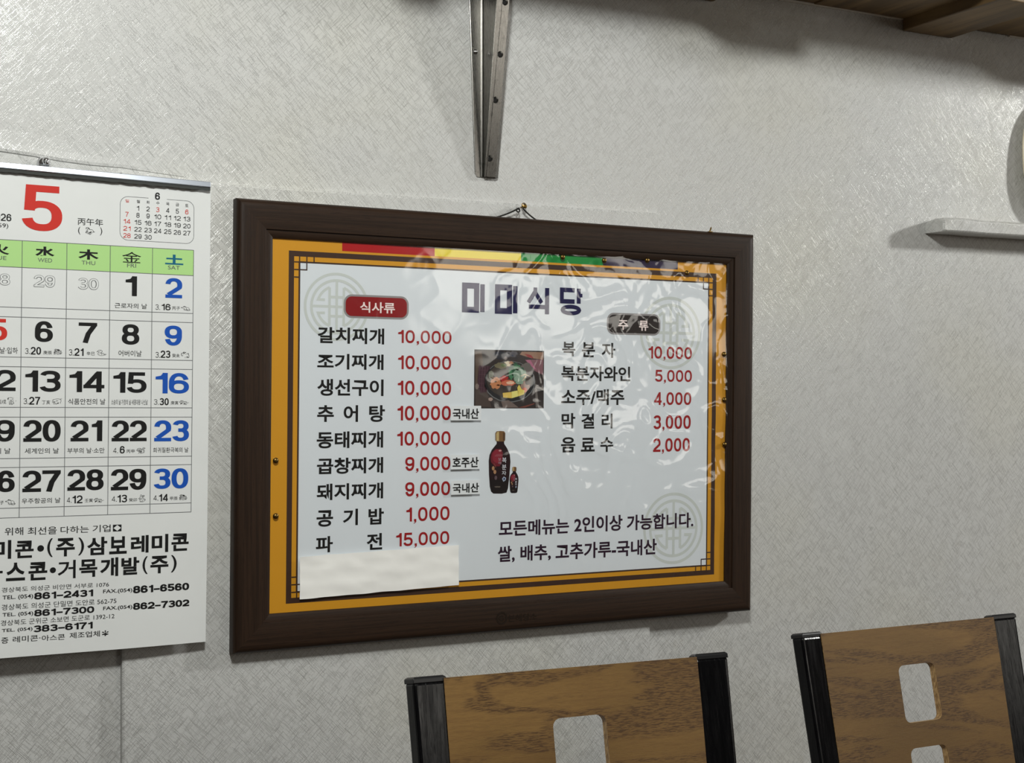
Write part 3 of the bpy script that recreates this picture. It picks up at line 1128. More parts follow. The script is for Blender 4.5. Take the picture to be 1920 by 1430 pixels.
BODY = [(392, 350), (388, 400), (300, 510), (262, 600), (248, 700), (252, 940), (268, 1160), (290, 1250), (330, 1285), (480, 1288), (566, 1268), (592, 1190), (618, 960), (636, 720), (625, 590), (575, 475), (525, 400), (520, 350)]
CAPP = [(365, 330), (365, 210), (388, 174), (455, 168), (520, 174), (543, 205), (540, 330), (524, 356), (385, 356)]
GLOW = [(300, 560), (370, 490), (470, 490), (500, 560), (490, 700), (440, 800), (350, 800), (285, 720), (280, 640)]
for T, big in ((lambda X, Y: (X, Y), True), (lambda X, Y: (620 + (X - 248) * 160 / 388, 808 + (Y - 168) * 470 / 1120), False)):
    bt = MB()
    zz = lambda X, Y: zb(*T(X, Y))
    pp(bt, zz, BODY[::-1], (34, 12, 18), TL)
    pp(bt, zz, GLOW[::-1], (112, 26, 40), TL + 0.0002)
    blob(bt, zz, 395, 620, 85, 120, (138, 36, 52), TL + 0.0003)
    blob(bt, zz, 448, 520, 26, 16, (206, 150, 152), TL + 0.0005)
    pp(bt, zz, [(270, 1040), (590, 1040), (580, 1180), (560, 1262), (480, 1280), (335, 1278), (296, 1244), (278, 1160)], (22, 12, 14), TL + 0.0002)
    blob(bt, zz, 405, 1165, 60, 14, (96, 86, 78), TL + 0.0004, 0.2, 31)
    pp(bt, zz, CAPP[::-1], (126, 92, 56), TL + 0.0003)
    pp(bt, zz, [(378, 225), (398, 185), (430, 182), (428, 345), (384, 345)], (196, 172, 118), TL + 0.0004)
    pp(bt, zz, [(500, 190), (540, 210), (536, 330), (500, 345)], (92, 66, 42), TL + 0.0004)
    for cx, cy in ((325, 835), (355, 900), (372, 1005)):
        blob(bt, zz, cx, cy, 24, 38, (176, 132, 96) if cy < 950 else (96, 78, 84), TL + 0.0005, 0.1, cy)
    stroke(bt, PS, [L_(*zz(335, 745)), L_(*zz(360, 785)), L_(*zz(372, 830))], 0.0005, flat((150, 104, 84)), TL + 0.0005)
    LET = flat((216, 218, 226))
    for s, b in (('복', (485, 640, 562, 738)), ('분', (482, 765, 560, 862)), ('자', (478, 880, 558, 958))):
        text(bt, PS, s, zz(b[0], b[1]) + zz(b[2], b[3]), LET, 0.01, TL + 0.0006)
    for s, b in (('보', (415, 645, 468, 700)), ('해', (415, 715, 468, 765))):
        text(bt, PS, s, zz(b[0], b[1]) + zz(b[2], b[3]), flat((176, 150, 160)), 0.0, TL + 0.0006)
    pp(bt, zz, [(482, 1020), (515, 980), (556, 1005), (545, 1050), (505, 1075)], (164, 176, 196), TL + 0.0006)
    pp(bt, zz, [(505, 1010), (535, 1005), (532, 1040), (510, 1045)], (48, 58, 92), TL + 0.0008)
    for yy in (590, 612):
        pp(bt, zz, [(375 if yy < 600 else 352, yy), (495, yy), (495, yy + 5), (375 if yy < 600 else 352, yy + 5)], (176, 120, 128), TL + 0.0006)
    bt.build('bottle_picture', poster)

# ---- clear vinyl film over the poster, crumpled towards the right
random.seed(5)
NU, NV = 300, 204
mb = MB()
vs = []
rid = []
for k in range(34):                                 # long sharp creases
    a = random.uniform(0, math.pi)
    rid.append((random.uniform(-0.02, PW / 2), random.uniform(-PH / 2, PH / 2), math.cos(a), math.sin(a), random.uniform(0.03, 0.10), random.uniform(0.4, 1.0)))
def film_h(u, v):
    su = (u + PW / 2) / PW
    sv = (v + PH / 2) / PH
    amp = max(0.0, min(1.0, (su - 0.36) / 0.25))
    amp = 0.10 + 0.90 * amp * amp * (3 - 2 * amp)
    low = 1.0 - 0.45 * max(0.0, min(1.0, (0.38 - sv) / 0.2))
    amp *= low
    p = Vector((u * 6.0, v * 6.0, 1.3))
    wv = noise.noise(p + Vector((noise.noise(p * 1.7) * 0.8, 0, 0)))
    p2 = Vector((u * 17.0, v * 15.0, 7.1))
    r1 = 1 - abs(noise.noise(p2 + Vector((noise.noise(p2 * 0.6) * 1.2, noise.noise(p2 * 0.5 + Vector((5, 5, 5))) * 1.2, 0)))) * 2
    p3 = Vector((u * 40.0, v * 36.0, 3.1))
    r2 = 1 - abs(noise.noise(p3)) * 2
    h = 0.0048 * wv + 0.0022 * max(0, r1) ** 3 + 0.0005 * max(0, r2) ** 3
    for cx, cy, ca, sa, ln, st in rid:
        a = (u - cx) * ca + (v - cy) * sa
        if abs(a) > ln:
            continue
        b = -(u - cx) * sa + (v - cy) * ca + 0.006 * math.sin(a * 40 + cx * 90)
        if abs(b) < 0.016:
            h += 0.0026 * st * (1 - abs(a) / ln) * (1 - abs(b) / 0.016) ** 2
    edge = min(u + PW / 2, PW / 2 - u, v + PH / 2, PH / 2 - v)
    k = min(1.0, edge / 0.02)
    return max(0.0022, 0.0032 + h * amp * (0.45 + 0.55 * k)) + poster_bend(u, v) * 0.9
for j in range(NV + 1):
    for i in range(NU + 1):
        u = -PW / 2 + PW * i / NU
        v = -PH / 2 + PH * j / NV
        q = PS.O + PS.U * u + PS.V * v + PS.N * film_h(u, v)
        vs.append(q)
fs = [(j * (NU + 1) + i, j * (NU + 1) + i + 1, (j + 1) * (NU + 1) + i + 1, (j + 1) * (NU + 1) + i) for j in range(NV) for i in range(NU)]
mb.add(vs, fs, FILM)
k = mb.build('plastic_film', board, smooth=True)
k['label'] = 'crumpled clear plastic film over the poster'

# ---- small origin stickers and the paper stuck over the last line
PF = Sheet(PS.O + PS.N * 0.0054, FU, FV)
for s, b, tb in (('국내산', (845.5, 760.5, 902.5, 788), bx(z6, (1705, 340, 1900, 418))),
                 ('호주산', (845.5, 851.5, 899.5, 880), bx(z6, (1703, 700, 1897, 782))),
                 ('국내산', (846, 899.5, 900, 927.5), bx(z6, (1705, 893, 1900, 970)))):
    mb = MB()
    rect(mb, PF, *PF.box(b), LABEL, -0.0004)
    st = mb.build('origin_sticker', board)
    mb = MB()
    text(mb, PF, s, tb, P_BLACK, 0.022, 0.0)
    mb.build('sticker_lettering', st)
c4 = [PF.px(562, 1043.5), PF.px(859.5, 1021.3), PF.px(860.3, 1096.5), PF.px(562, 1123.3)]
mb = MB()
n1, n2 = 48, 16
vs = []
for j in range(n2 + 1):
    for i in range(n1 + 1):
        s, t = i / n1, j / n2
        a = (1 - s) * (1 - t) * Vector(c4[0]) + s * (1 - t) * Vector(c4[1]) + s * t * Vector(c4[2]) + (1 - s) * t * Vector(c4[3])
        h = 0.0003 + 0.0012 * noise.noise(Vector((a.x * 30, a.y * 60, 2.0))) + 0.0007 * abs(noise.noise(Vector((a.x * 60 + a.y * 40, a.y * 90, 9.0)))) + 0.002 * (1 - t) * 0.4
        wob = 0.0006 * noise.noise(Vector((s * 9, t * 7, 4.0)))
        vs.append(PF.pt(a.x, a.y + (wob if j in (0, n2) else 0), h))
mb.add(vs, [(j * (n1 + 1) + i, (j + 1) * (n1 + 1) + i, (j + 1) * (n1 + 1) + i + 1, j * (n1 + 1) + i + 1) for j in range(n2) for i in range(n1)], TISSUE)
k = mb.build('cover_paper', board, smooth=True)
k['label'] = 'blank white paper strip stuck over the lowest menu line'

# ---- brass thumb tacks
for x, y in [z5(632, 402), z5(888, 423), z5(1152, 422), z5(1395, 500), z5(1628, 1000), z5(1628, 1280), z7(1630, 305), z6(380, 727), z6(380, 1140)]:
    u, v = L_(x, y)
    h = film_h(u, v) + 0.0004
    mb = MB()
    r = 0.0044
    prof = [(r, 0.0), (r, 0.0006), (r * 0.92, 0.0014), (r * 0.72, 0.0023), (r * 0.42, 0.0029), (r * 0.1, 0.0031)]
    mb.lathe(prof, PS.O + PS.U * u + PS.V * v + PS.N * h, PS.N, BRASS, 18)
    mb.build('thumb_tack', board, smooth=True)

# ---- hanging cord over the nail, and the small brass pin on the top rail
nail = at(977, 389, PAN_D + 0.012)
ca = at(925, 409, PAN_D + 0.008)
cb = at(1008, 414, PAN_D + 0.008)
mb = MB()
def cordpts(a, b, sag):
    return [a.lerp(b, k / 8) + Vector((0, 0, -sag * math.sin(math.pi * k / 8))) for k in range(9)]
mb.tube(cordpts(ca, nail + Vector((-0.003, 0, -0.001)), 0.0015), 0.0013, CORD)
mb.tube(cordpts(nail + Vector((0.003, 0, -0.001)), cb, 0.0015), 0.0013, CORD)
kn = nail + Vector((-0.007, -0.002, -0.005))
mb.tube([kn + Vector((0.0035 * math.cos(t * 0.7), -0.002 * math.sin(t * 0.35), 0.003 * math.sin(t * 0.7))) for t in range(12)], 0.0012, CORD)
mb.build('hanging_cord', board)
mb = MB()
p = at(1331, 434, 0.030)
mb.tube([p + Vector((-0.002, 0, -0.002)), p + Vector((0.0005, 0, 0.002)), p + Vector((0.0022, 0, 0.0055)), p + Vector((0.0028, 0, 0.0085))], [0.0006, 0.0012, 0.0016, 0.0004], BRASS)
mb.box(p + Vector((-0.004, -0.004, -0.0012)), p + Vector((0.003, 0.002, 0.0002)), BRASS)
mb.build('hanger_pin', board)

mb = MB()
o_ = at(977, 389, PAN_D)
mb.tube([(o_.x, -PAN_D + 0.004, o_.z), (o_.x, -PAN_D - 0.013, o_.z + 0.0005)], 0.0014, BRASS, 10)
mb.lathe([(0.0036, 0), (0.0038, 0.0008), (0.002, 0.0018)], (o_.x, -PAN_D - 0.013, o_.z + 0.0005), (0, -1, 0.05), BRASS, 14)
mb.tube([(o_.x + 0.0035 * math.cos(t), -PAN_D - 0.010, o_.z + 0.0025 + 0.0035 * math.sin(t)) for t in [k * 0.5 for k in range(13)]], 0.0009, BRASS, 8)
tag(mb.build('wall_nail', origin=(o_.x, -PAN_D, o_.z)), 'small brass nail in the wall that the menu board cord hangs from', 'nail')

# ================================================================== CALENDAR
CT = math.radians(-0.75)
CU = Vector((math.cos(CT), 0, math.sin(CT)))
CVt = Vector((-math.sin(CT), 0, math.cos(CT)))
DT, DB = 0.026, 0.033
ctop = at(395.2, 356.8, DT)
CVv = (CVt + Vector((0, (DB - DT) / 0.68, 0))).normalized()     # hangs a little away from the wall lower down
CVv = (CVv - CU * CVv.dot(CU)).normalized()


def cal_bend(u, v):
    """u runs left from the right edge, v down from the bar: the lower left belly swings out, the right corner lies back"""
    s = max(0.0, min(1.0, (-v - 0.35) / 0.33))
    return s * s * (0.006 * max(0.0, min(1.0, -u / 0.3)) - 0.006 * max(0.0, 1 + u / 0.12)) + 0.0012 * math.sin(u * 14 + v * 6) * (0.2 + s * 0.8)


CS = Sheet((ctop.x, -DT, ctop.z), CU, CVv, cal_bend)
br = CS.px(376.8, 1204.3)
tr_ = CS.px(363.2, 468.8)
tl_ = CS.px(41.8, 452.5)
colw = (tr_[0] - tl_[0]) / 4
marg = -tr_[0]
SW = 7 * colw + 2 * marg
SH = -br[1]
cal = thing('wall_calendar', 'white paper wall calendar page for May hanging from a silver bar', 'calendar', (ctop.x - SW / 2, 0.0, ctop.z))
mb = MB()
n1, n2 = 40, 44
TOPX = 0.012
vs = [CS.pt(-SW * (1 - i / n1), TOPX - (SH + TOPX) * j / n2, 0.0) for j in range(n2 + 1) for i in range(n1 + 1)]
vs += [CS.pt(-SW * (1 - i / n1), TOPX - (SH + TOPX) * j / n2, -0.003) for j in range(n2 + 1) for i in range(n1 + 1)]
q = (n1 + 1) * (n2 + 1)
fs = []
for j in range(n2):
    for i in range(n1):
        a = j * (n1 + 1) + i
        fs.append((a, a + n1 + 1, a + n1 + 2, a + 1))
        fs.append((a + q, a + 1 + q, a + n1 + 2 + q, a + n1 + 1 + q))
for j in range(n2):
    a, b = j * (n1 + 1) + n1, (j + 1) * (n1 + 1) + n1
    fs.append((a, b, b + q, a + q))
    a, b = j * (n1 + 1), (j + 1) * (n1 + 1)
    fs.append((b, a, a + q, b + q))
for i in range(n1):
    a = n2 * (n1 + 1) + i
    fs.append((a + 1, a, a + q, a + 1 + q))
mb.add(vs, fs, CAL_PAPER)
page = mb.build('page', cal, smooth=True)
page.data.set_sharp_from_angle(angle=math.radians(40))

# silver hanging bar and the torn stubs under it
bl_, brr = at(0, 303.5, 0.031), at(394.5, 341.0, 0.031)
bdir = (brr - bl_).normalized()
L0 = brr - bdir * (SW + 0.004)
hb = at(394.5, 341.0, 0.031).z - at(395.5, 352.0, 0.031).z
BV = Vector((0, 0, 1)) - bdir * bdir.z
BV.normalize()
BN = bdir.cross(BV)
mb = MB()
prof = [(0.0, 0.0), (-0.0004, 0.0014), (-hb + 0.0008, 0.0031), (-hb, 0.0022), (-hb, -0.004), (0.0, -0.004)]
vs = []
for p in (L0, brr):
    vs += [p + BV * a + BN * b for a, b in prof]
n = len(prof)
mb.add(vs, [(i, (i + 1) % n, (i + 1) % n + n, i + n) for i in range(n)] + [tuple(range(n))[::-1], tuple(range(n, 2 * n))], ALU)
bar = mb.build('hanging_bar', cal, bevel=0.0004)
mb = MB()
random.seed(2)
N = 120
vs = []
for i in range(N + 1):
    p = L0.lerp(brr, i / N)
    dz = 0.0042 + 0.0012 * noise.noise(Vector((i * 0.35, 0, 0))) + 0.0006 * random.random()
    vs += [p + BV * (-hb + 0.001) + BN * 0.0014, p + BV * (-hb - dz) + BN * 0.0006]
mb.add(vs, [(2 * i, 2 * i + 1, 2 * i + 3, 2 * i + 2) for i in range(N)], STUB)
stub = mb.build('torn_stub', cal)
stub['label'] = 'dark ragged stubs of torn off pages'


def y1_(X, Y): return X / 3.973, 280 + Y / 3.973
def y2_(X, Y): return X / 3.973, 600 + Y / 3.973
def y3_(X, Y): return X / 3.973, 940 + Y / 3.973


CL = 0.00016
# table
grid = MB()
tops = [469.0, 516.6, 587.6, 604.7, 675.6, 692.6, 764.4, 781.7, 854.7, 870.6, 942.3, 959.4]
rows = [CS.px(362, y)[1] for y in tops]
uR = tr_[0]
uL = uR - 7 * colw
nseg = 24
for k in range(nseg):
    a, b = uL + (uR - uL) * k / nseg, uL + (uR - uL) * (k + 1) / nseg
    grid.add([CS.pt(a, rows[1], 0.0001), CS.pt(b, rows[1], 0.0001), CS.pt(b, rows[0], 0.0001), CS.pt(a, rows[0], 0.0001)], [(0, 1, 2, 3)], INK_GREEN)
lw = 0.0008
for v in rows:
    for k in range(nseg):
        a, b = uL + (uR - uL) * k / nseg, uL + (uR - uL) * (k + 1) / nseg
        stroke(grid, CS, [(a, v), (b, v)], lw, INK_GREY, CL)
for c in range(8):
    u = uR - c * colw
    for k in range(nseg):
        a, b = rows[0] + (rows[-1] - rows[0]) * k / nseg, rows[0] + (rows[-1] - rows[0]) * (k + 1) / nseg
        stroke(grid, CS, [(u, a), (u, b)], lw, INK_GREY, CL)
grid.build('date_grid', page)


def txts(name, items, each=False):
    mb = MB()
    for z, s, b, m_, off in items:
        if isinstance(off, tuple):
            num(mb, CS, s, bx(z, b), m_, off[0], off[1], 0.0003, gap=off[2] if len(off) > 2 else 0.14)
        else:
            text(mb, CS, s, bx(z, b), m_, off, 0.0003)
        if each:
            mb.build(name, page)
            mb = MB()
    if not each:
        mb.build(name, page)


OB = (0.165, 1.5, 0.06)
txts('month_numeral', [(y1_, '5', (160, 258, 467, 618), INK_RED, (0.15, 1.5))])
txts('year_lettering', [(y1_, '2026', (-78, 472, 85, 536), INK, (0.14, 1.15)), (y1_, '(4359)', (-92, 544, 62, 594), INK, 0.0),
                        (y1_, '丙午年', (580, 508, 768, 573), INK, 0.004), (y1_, '(', (582, 575, 599, 634), INK, 0.0), (y1_, ')', (745, 580, 762, 642), INK, 0.0), (y1_, '🐎', (636, 578, 706, 636), INK, 0.0)], True)
mini = [(y1_, '6', (1155, 320, 1192, 376), INK, (0.17, 1.1))]
for s, b, m_ in (('일', (934, 371, 961, 396), INK_RED), ('월', (1018, 375, 1043, 400), INK), ('화', (1092, 381, 1116, 406), INK), ('수', (1164, 387, 1189, 412), INK), ('목', (1238, 394, 1262, 419), INK), ('금', (1309, 399, 1334, 424), INK), ('토', (1380, 406, 1404, 430), INK)):
    mini.append((y1_, s, b, m_, 0.004))
xc = [946, 1028, 1103, 1175, 1250, 1321, 1392]
for d in range(1, 31):
    k = d
    col, row = k % 7, k // 7
    cx = xc[col]
    cy = 437 + (cx - 1028) * 0.077 + 52.6 * row
    if col == 0:
        cy = 430 + 52.6 * row
    hw = (9 if d == 1 else 12) if d < 10 else (24 if d == 11 else 27)
    if d in (10, 12, 13, 14, 15, 16, 17, 18, 19):
        hw = 26
    mini.append((y1_, str(d), (cx - hw, cy - 18, cx + hw, cy + 19), INK_RED if (col == 0 or d in (3, 6)) else INK, (0.12, 1.05, 0.2)))
txts('next_month_numeral', mini, True)
mb = MB()
a = CS.box(bx(y1_, (895, 330, 1445, 722)))
a = (CS.px(*y1_(895, 500))[0], CS.px(*y1_(1170, 688))[1], CS.px(*y1_(1445, 500))[0], CS.px(*y1_(1170, 367))[1])
rr = rrect(a[0], a[1], a[2], a[3], 0.011, 6)
ga, gb = CS.px(*y1_(1106, 365))[0], CS.px(*y1_(1243, 375))[0]
i0 = 7
path = [(ga, a[3])] + rr[7:] + rr[:7] + [(gb, a[3])]
stroke(mb, CS, path, 0.0006, INK_GREY, CL)
mb.build('next_month_frame', page)

wd = [(y1_, '火', (-78, 702, 70, 786), INK, 0.03), (y1_, '水', (262, 720, 407, 805), INK, 0.035), (y1_, '木', (583, 741, 736, 825), INK, 0.035), (y1_, '金', (910, 760, 1052, 848), INK, 0.003), (y1_, '土', (1230, 780, 1366, 862), INK_TEAL, 0.035),
      (y1_, 'TUE', (-60, 790, 48, 824), INK_GREY, 0.0), (y1_, 'WED', (282, 808, 388, 843), INK_GREY, 0.0), (y1_, 'THU', (608, 828, 710, 862), INK_GREY, 0.0), (y1_, 'FRI', (947, 848, 1014, 881), INK_GREY, 0.0), (y1_, 'SAT', (1252, 864, 1340, 897), INK_GREY, 0.0)]
txts('weekday_lettering', wd, True)
for s, b in (('28', (-86, 920, 76, 1014)), ('29', (252, 934, 411, 1030)), ('30', (581, 956, 736, 1048))):
    ghost = MB()
    bb = CS.box(bx(y1_, b))
    hh = bb[3] - bb[1]
    g = 0.00055
    num(ghost, CS, s, bb, INK_GREY, 0.19, 1.3, 0.0002, local=True, gap=0.05)
    num(ghost, CS, s, (bb[0] + g, bb[1] + g, bb[2] - g, bb[3] - g), CAL_PAPER, (0.19 * hh - 2 * g) / (hh - 2 * g), 1.25, 0.0005, local=True, gap=0.05 + 0.09)
    ghost.build('previous_month_numeral', page)
nums = [(y1_, '1', (935, 942, 1021, 1093), INK, OB), (y1_, '2', (1232, 956, 1358, 1109), INK_BLUE, OB),
        (y2_, '5', (-80, -12, 55, 152), INK_RED, OB), (y2_, '6', (259, 6, 395, 164), INK, OB), (y2_, '7', (585, 17, 724, 171), INK, OB), (y2_, '8', (907, 29, 1039, 184), INK, OB), (y2_, '9', (1226, 39, 1356, 191), INK_BLUE, OB)]
two = [('12', (-142, 368, 118, 528)), ('13', (188, 374, 453, 534)), ('14', (517, 379, 779, 537)), ('15', (844, 386, 1093, 542)), ('16', (1159, 392, 1409, 547)),
       ('19', (-142, 743, 111, 905)), ('20', (174, 743, 453, 905)), ('21', (526, 746, 763, 902)), ('22', (832, 746, 1094, 902)), ('23', (1149, 745, 1409, 902)),
       ('26', (-165, 1118, 111, 1284)), ('27', (167, 1116, 453, 1280)), ('28', (502, 1109, 773, 1270)), ('29', (826, 1105, 1091, 1267)), ('30', (1144, 1101, 1404, 1257))]
for s, b in two:
    nums.append((y2_, s, b, INK_BLUE if s in ('16', '23', '30') else INK, OB))
for z, s, b, m_, off in list(nums):
    pass
# the Sunday and Monday columns, left of the picture's edge
def in_cell(col, top, bot, wfrac):
    u_ = uR - (7 - col) * colw + colw / 2
    return (u_ - colw * wfrac / 2, bot, u_ + colw * wfrac / 2, top)
for col, days in ((0, ('3', '10', '17', '24')), (1, ('4', '11', '18', '25'))):
    for r_i, d_ in enumerate(days):
        top = rows[3 + 2 * r_i] - 0.004
        mb = MB()
        num(mb, CS, d_, in_cell(col, top, top - 0.0315, 0.42 if len(d_) == 1 else 0.84), INK_RED if col == 0 or d_ == '25' else INK, OB[0], OB[1], 0.0003, local=True, gap=OB[2])
        mb.build('date_numeral', page)
    mb = MB()
    text(mb, CS, '日月'[col], in_cell(col, rows[0] - 0.009, rows[0] - 0.026, 0.36), INK_RED if col == 0 else INK, 0.03, 0.0003, local=True)
    mb.build('weekday_lettering', page)
txts('date_numeral', nums, True)
S = []
def lunar(z, a, b, c, d, e, f, g, icon, h):
    S.append((z, a, b, INK_GREY if False else INK, (0.09, 1.0, 0.2)))
    S.append((z, c, d, INK, (0.15, 1.15, 0.14)))
    S.append((z, e, f, INK, 0.0))
    S.append((z, icon, h, INK, 0.0))
for z, s, b in ((y1_, '근로자의 날', (855, 1142, 1096, 1189)), (y2_, '어린이날·입하', (-128, 198, 133, 251)), (y2_, '어버이날', (883, 224, 1056, 272)),
                (y2_, '식품안전의 날', (508, 584, 786, 629)), (y2_, '스승의 날·가정의 날·세종대왕 나신날', (830, 590, 1101, 631)), (y2_, '발명의 날', (-135, 952, 79, 997)),
                (y2_, '세계인의 날', (185, 951, 439, 995)), (y2_, '부부의 날·소만', (503, 949, 779, 992)), (y2_, '희귀질환극복의 날', (1142, 946, 1404, 987)), (y2_, '우주항공의 날', (163, 1320, 451, 1367))):
    S.append((z, s, b, INK, 0.002))
lunar(y1_, '3.', (1158, 1154, 1193, 1194), '16', (1204, 1149, 1271, 1198), '丙子', (1283, 1169, 1341, 1197), None, '🐀', (1348, 1166, 1417, 1202))
lunar(y2_, '3.', (187, 209, 223, 251), '20', (229, 199, 306, 257), '庚辰', (322, 227, 386, 256), None, '🐉', (398, 213, 462, 260))
lunar(y2_, '3.', (513, 217, 549, 263), '21', (554, 209, 623, 266), '辛巳', (645, 234, 706, 263), None, '🐍', (717, 221, 791, 265))
lunar(y2_, '3.', (1158, 237, 1193, 279), '23', (1197, 226, 1269, 281), '癸未', (1283, 249, 1339, 279), None, '🐐', (1348, 235, 1409, 286))
S.append((y2_, '丙戌', (-22, 591, 46, 623), INK, 0.0))
S.append((y2_, '🐕', (56, 575, 122, 629), INK, 0.0))
lunar(y2_, '3.', (175, 582, 213, 624), '27', (217, 571, 299, 629), '丁亥', (312, 596, 374, 626), None, '🐖', (388, 583, 462, 627))
lunar(y2_, '3.', (1147, 589, 1183, 629), '30', (1189, 581, 1257, 633), '庚寅', (1272, 602, 1329, 629), None, '🐅', (1336, 598, 1407, 630))
lunar(y2_, '4.', (843, 951, 879, 989), '6', (892, 937, 929, 992), '丙申', (942, 961, 1003, 989), None, '🐒', (1016, 948, 1082, 994))
S.append((y2_, '庚子', (-36, 1343, 29, 1374), INK, 0.0))
S.append((y2_, '🐀', (38, 1333, 114, 1377), INK, 0.0))
lunar(y2_, '4.', (498, 1319, 533, 1359), '12', (539, 1304, 614, 1364), '壬寅', (630, 1327, 691, 1356), None, '🐅', (698, 1323, 774, 1359))
lunar(y2_, '4.', (832, 1311, 869, 1351), '13', (874, 1299, 946, 1357), '癸卯', (960, 1324, 1019, 1352), None, '🐇', (1030, 1298, 1084, 1354))
lunar(y2_, '4.', (1143, 1304, 1179, 1343), '14', (1184, 1294, 1251, 1349), '甲辰', (1267, 1314, 1323, 1341), None, '🐉', (1333, 1296, 1394, 1344))
txts('day_note', S, True)
A = []
for s, b in (('위해', (35, 190, 173, 253)), ('최선을', (207, 184, 423, 249)), ('다하는', (451, 178, 661, 238)), ('기업', (689, 170, 823, 229))):
    A.append((y3_, s, b, INK, 0.004))
OX = 0.029
for s, b in (('미', (-50, 285, 84, 430)), ('콘', (113, 288, 251, 422)), ('(', (350, 272, 393, 413)), ('주', (417, 268, 557, 410)), (')', (581, 266, 626, 400)), ('삼', (648, 260, 798, 400)), ('보', (812, 256, 944, 392)), ('레', (974, 248, 1107, 384)), ('미', (1129, 240, 1254, 380)), ('콘', (1277, 235, 1407, 370)),
             ('아', (-118, 465, 20, 604)), ('스', (44, 450, 187, 592)), ('콘', (211, 446, 352, 587)), ('거', (429, 432, 563, 575)), ('목', (589, 426, 724, 564)), ('개', (744, 413, 880, 559)), ('발', (902, 410, 1037, 547)), ('(', (1060, 406, 1100, 540)), ('주', (1119, 400, 1255, 537)), (')', (1273, 397, 1317, 528))):
    A.append((y3_, s, b, INK, 0.012 if s in '()' else (0.016 if s == '거' else OX)))
txts('company_lettering', A, True)
for x, y, r in ((302, 348, 0.0044), (393, 510, 0.0040)):
    mb = MB()
    c = CS.px(*y3_(x, y))
    poly(mb, CS, circle(c[0], c[1], r), INK, 0.0003)
    mb.build('company_mark', page)
mb = MB()
b4 = CS.box(bx(y3_, (840, 170, 904, 222)))
rect(mb, CS, *b4, INK, 0.0003)
cx, cy = (b4[0] + b4[2]) / 2, (b4[1] + b4[3]) / 2
hw, hh = (b4[2] - b4[0]) * 0.44, (b4[3] - b4[1]) * 0.44
poly(mb, CS, [(cx - hw, cy), (cx, cy - hh), (cx + hw, cy), (cx, cy + hh)], CAL_PAPER, 0.0005)
mb.build('company_mark', page)
C = []
for s, b, off in (('경상북도 의성군 비안면 서부로 1076', (20, 596, 816, 676), 0.0), ('TEL. (054)', (18, 686, 246, 737), 0.012), ('861-2431', (256, 652, 694, 728), (0.21, 1.5, 0.06)), ('FAX.(054)', (767, 642, 984, 690), 0.012), ('861-6560', (992, 604, 1412, 682), (0.21, 1.5, 0.06)),
                  ('경상북도 의성군 단밀면 도안로 562-75', (20, 714, 872, 808), 0.0), ('TEL. (054)', (18, 814, 246, 864), 0.012), ('861-7300', (256, 776, 702, 853), (0.21, 1.5, 0.06)), ('FAX.(054)', (767, 767, 984, 815), 0.012), ('862-7302', (992, 728, 1413, 805), (0.21, 1.5, 0.06)),
                  ('경상북도 군위군 소보면 도군로 1392-12', (13, 828, 857, 924), 0.0), ('TEL. (054)', (13, 931, 241, 978), 0.012), ('383-6171', (250, 892, 690, 971), (0.21, 1.5, 0.06)),
                  ('증', (8, 1008, 61, 1056), 0.006), ('레미콘·', (94, 988, 300, 1048), 0.006), ('아스콘', (310, 982, 482, 1037), 0.006), ('제조업체', (517, 958, 742, 1018), 0.006), ('✻', (758, 955, 806, 1000), 0.01)):
    C.append((y3_, s, b, INK, off))
txts('address_lettering', C, True)

# chrome hook the bar hangs on
p = at(86, 305, 0.022)
mb = MB()
mb.tube([(p.x, 0.004, p.z + 0.003), (p.x, -0.020, p.z + 0.003), (p.x, -0.028, p.z + 0.001), (p.x, -0.033, p.z - 0.004), (p.x, -0.037, p.z + 0.0)], 0.0022, CHROME, 10)
mb.lathe([(0.0095, 0.0), (0.0095, 0.002), (0.0082, 0.006), (0.0055, 0.009), (0.001, 0.0100)], (p.x, 0.0, p.z + 0.002), (0, -1, 0), CHROME, 24)
mb.lathe([(0.001, -0.0052), (0.0040, -0.0036), (0.0054, 0.0), (0.0040, 0.0036), (0.001, 0.0052)], (p.x + 0.0006, -0.0205, p.z + 0.003), (0, -1, 0), CHROME, 18)
tag(mb.build('wall_hook', smooth=True, origin=(p.x, 0, p.z)), 'small round chrome hook above the silver calendar bar', 'hook')

# ================================================================== SHELF BRACKET
brk = thing('shelf_bracket', 'grey pressed metal shelf bracket screwed to the wall above the menu board', 'bracket', (at(905, 200).x, 0.0, at(905, 200).z))
wx = at(904, 100).x                                 # the web stands here
zb0, ztp = at(912, 333).z, 1.888
th = 0.0014
def dep(z):                                         # depth of the bracket grows upward
    return 0.010 + 0.047 * max(0.0, (z - zb0)) / 0.29
# wall flange, with a raised left lip
out = [(-0.0135, zb0 + 0.006), (-0.010, zb0), (0.0, zb0), (0.0, ztp), (-0.0272, ztp)]
M = Matrix.Translation((wx, -0.0016, 0)) @ Matrix(((1, 0, 0, 0), (0, 0, -1, 0), (0, 1, 0, 0), (0, 0, 0, 1)))
fl = plate(out, [], 0.0014, M, STEEL)
lv = [(wx - a, -d, z) for z, k in ((zb0 + 0.008, 0.0138), (ztp, 0.0274)) for a, d in ((k, 0.0), (k - 0.0014, 0.0), (k - 0.0014, 0.0038), (k, 0.0038))]
fl.add(lv, [(0, 1, 5, 4), (1, 2, 6, 5), (2, 3, 7, 6), (3, 0, 4, 7), (3, 2, 1, 0), (4, 5, 6, 7)], STEEL)
fl.box((wx - 0.0030, -0.0034, zb0), (wx, 0.0, ztp), STEEL)
fl.build('wall_flange', brk, bevel=0.0005)
mb = MB()
N = 14
vs, fs = [], []
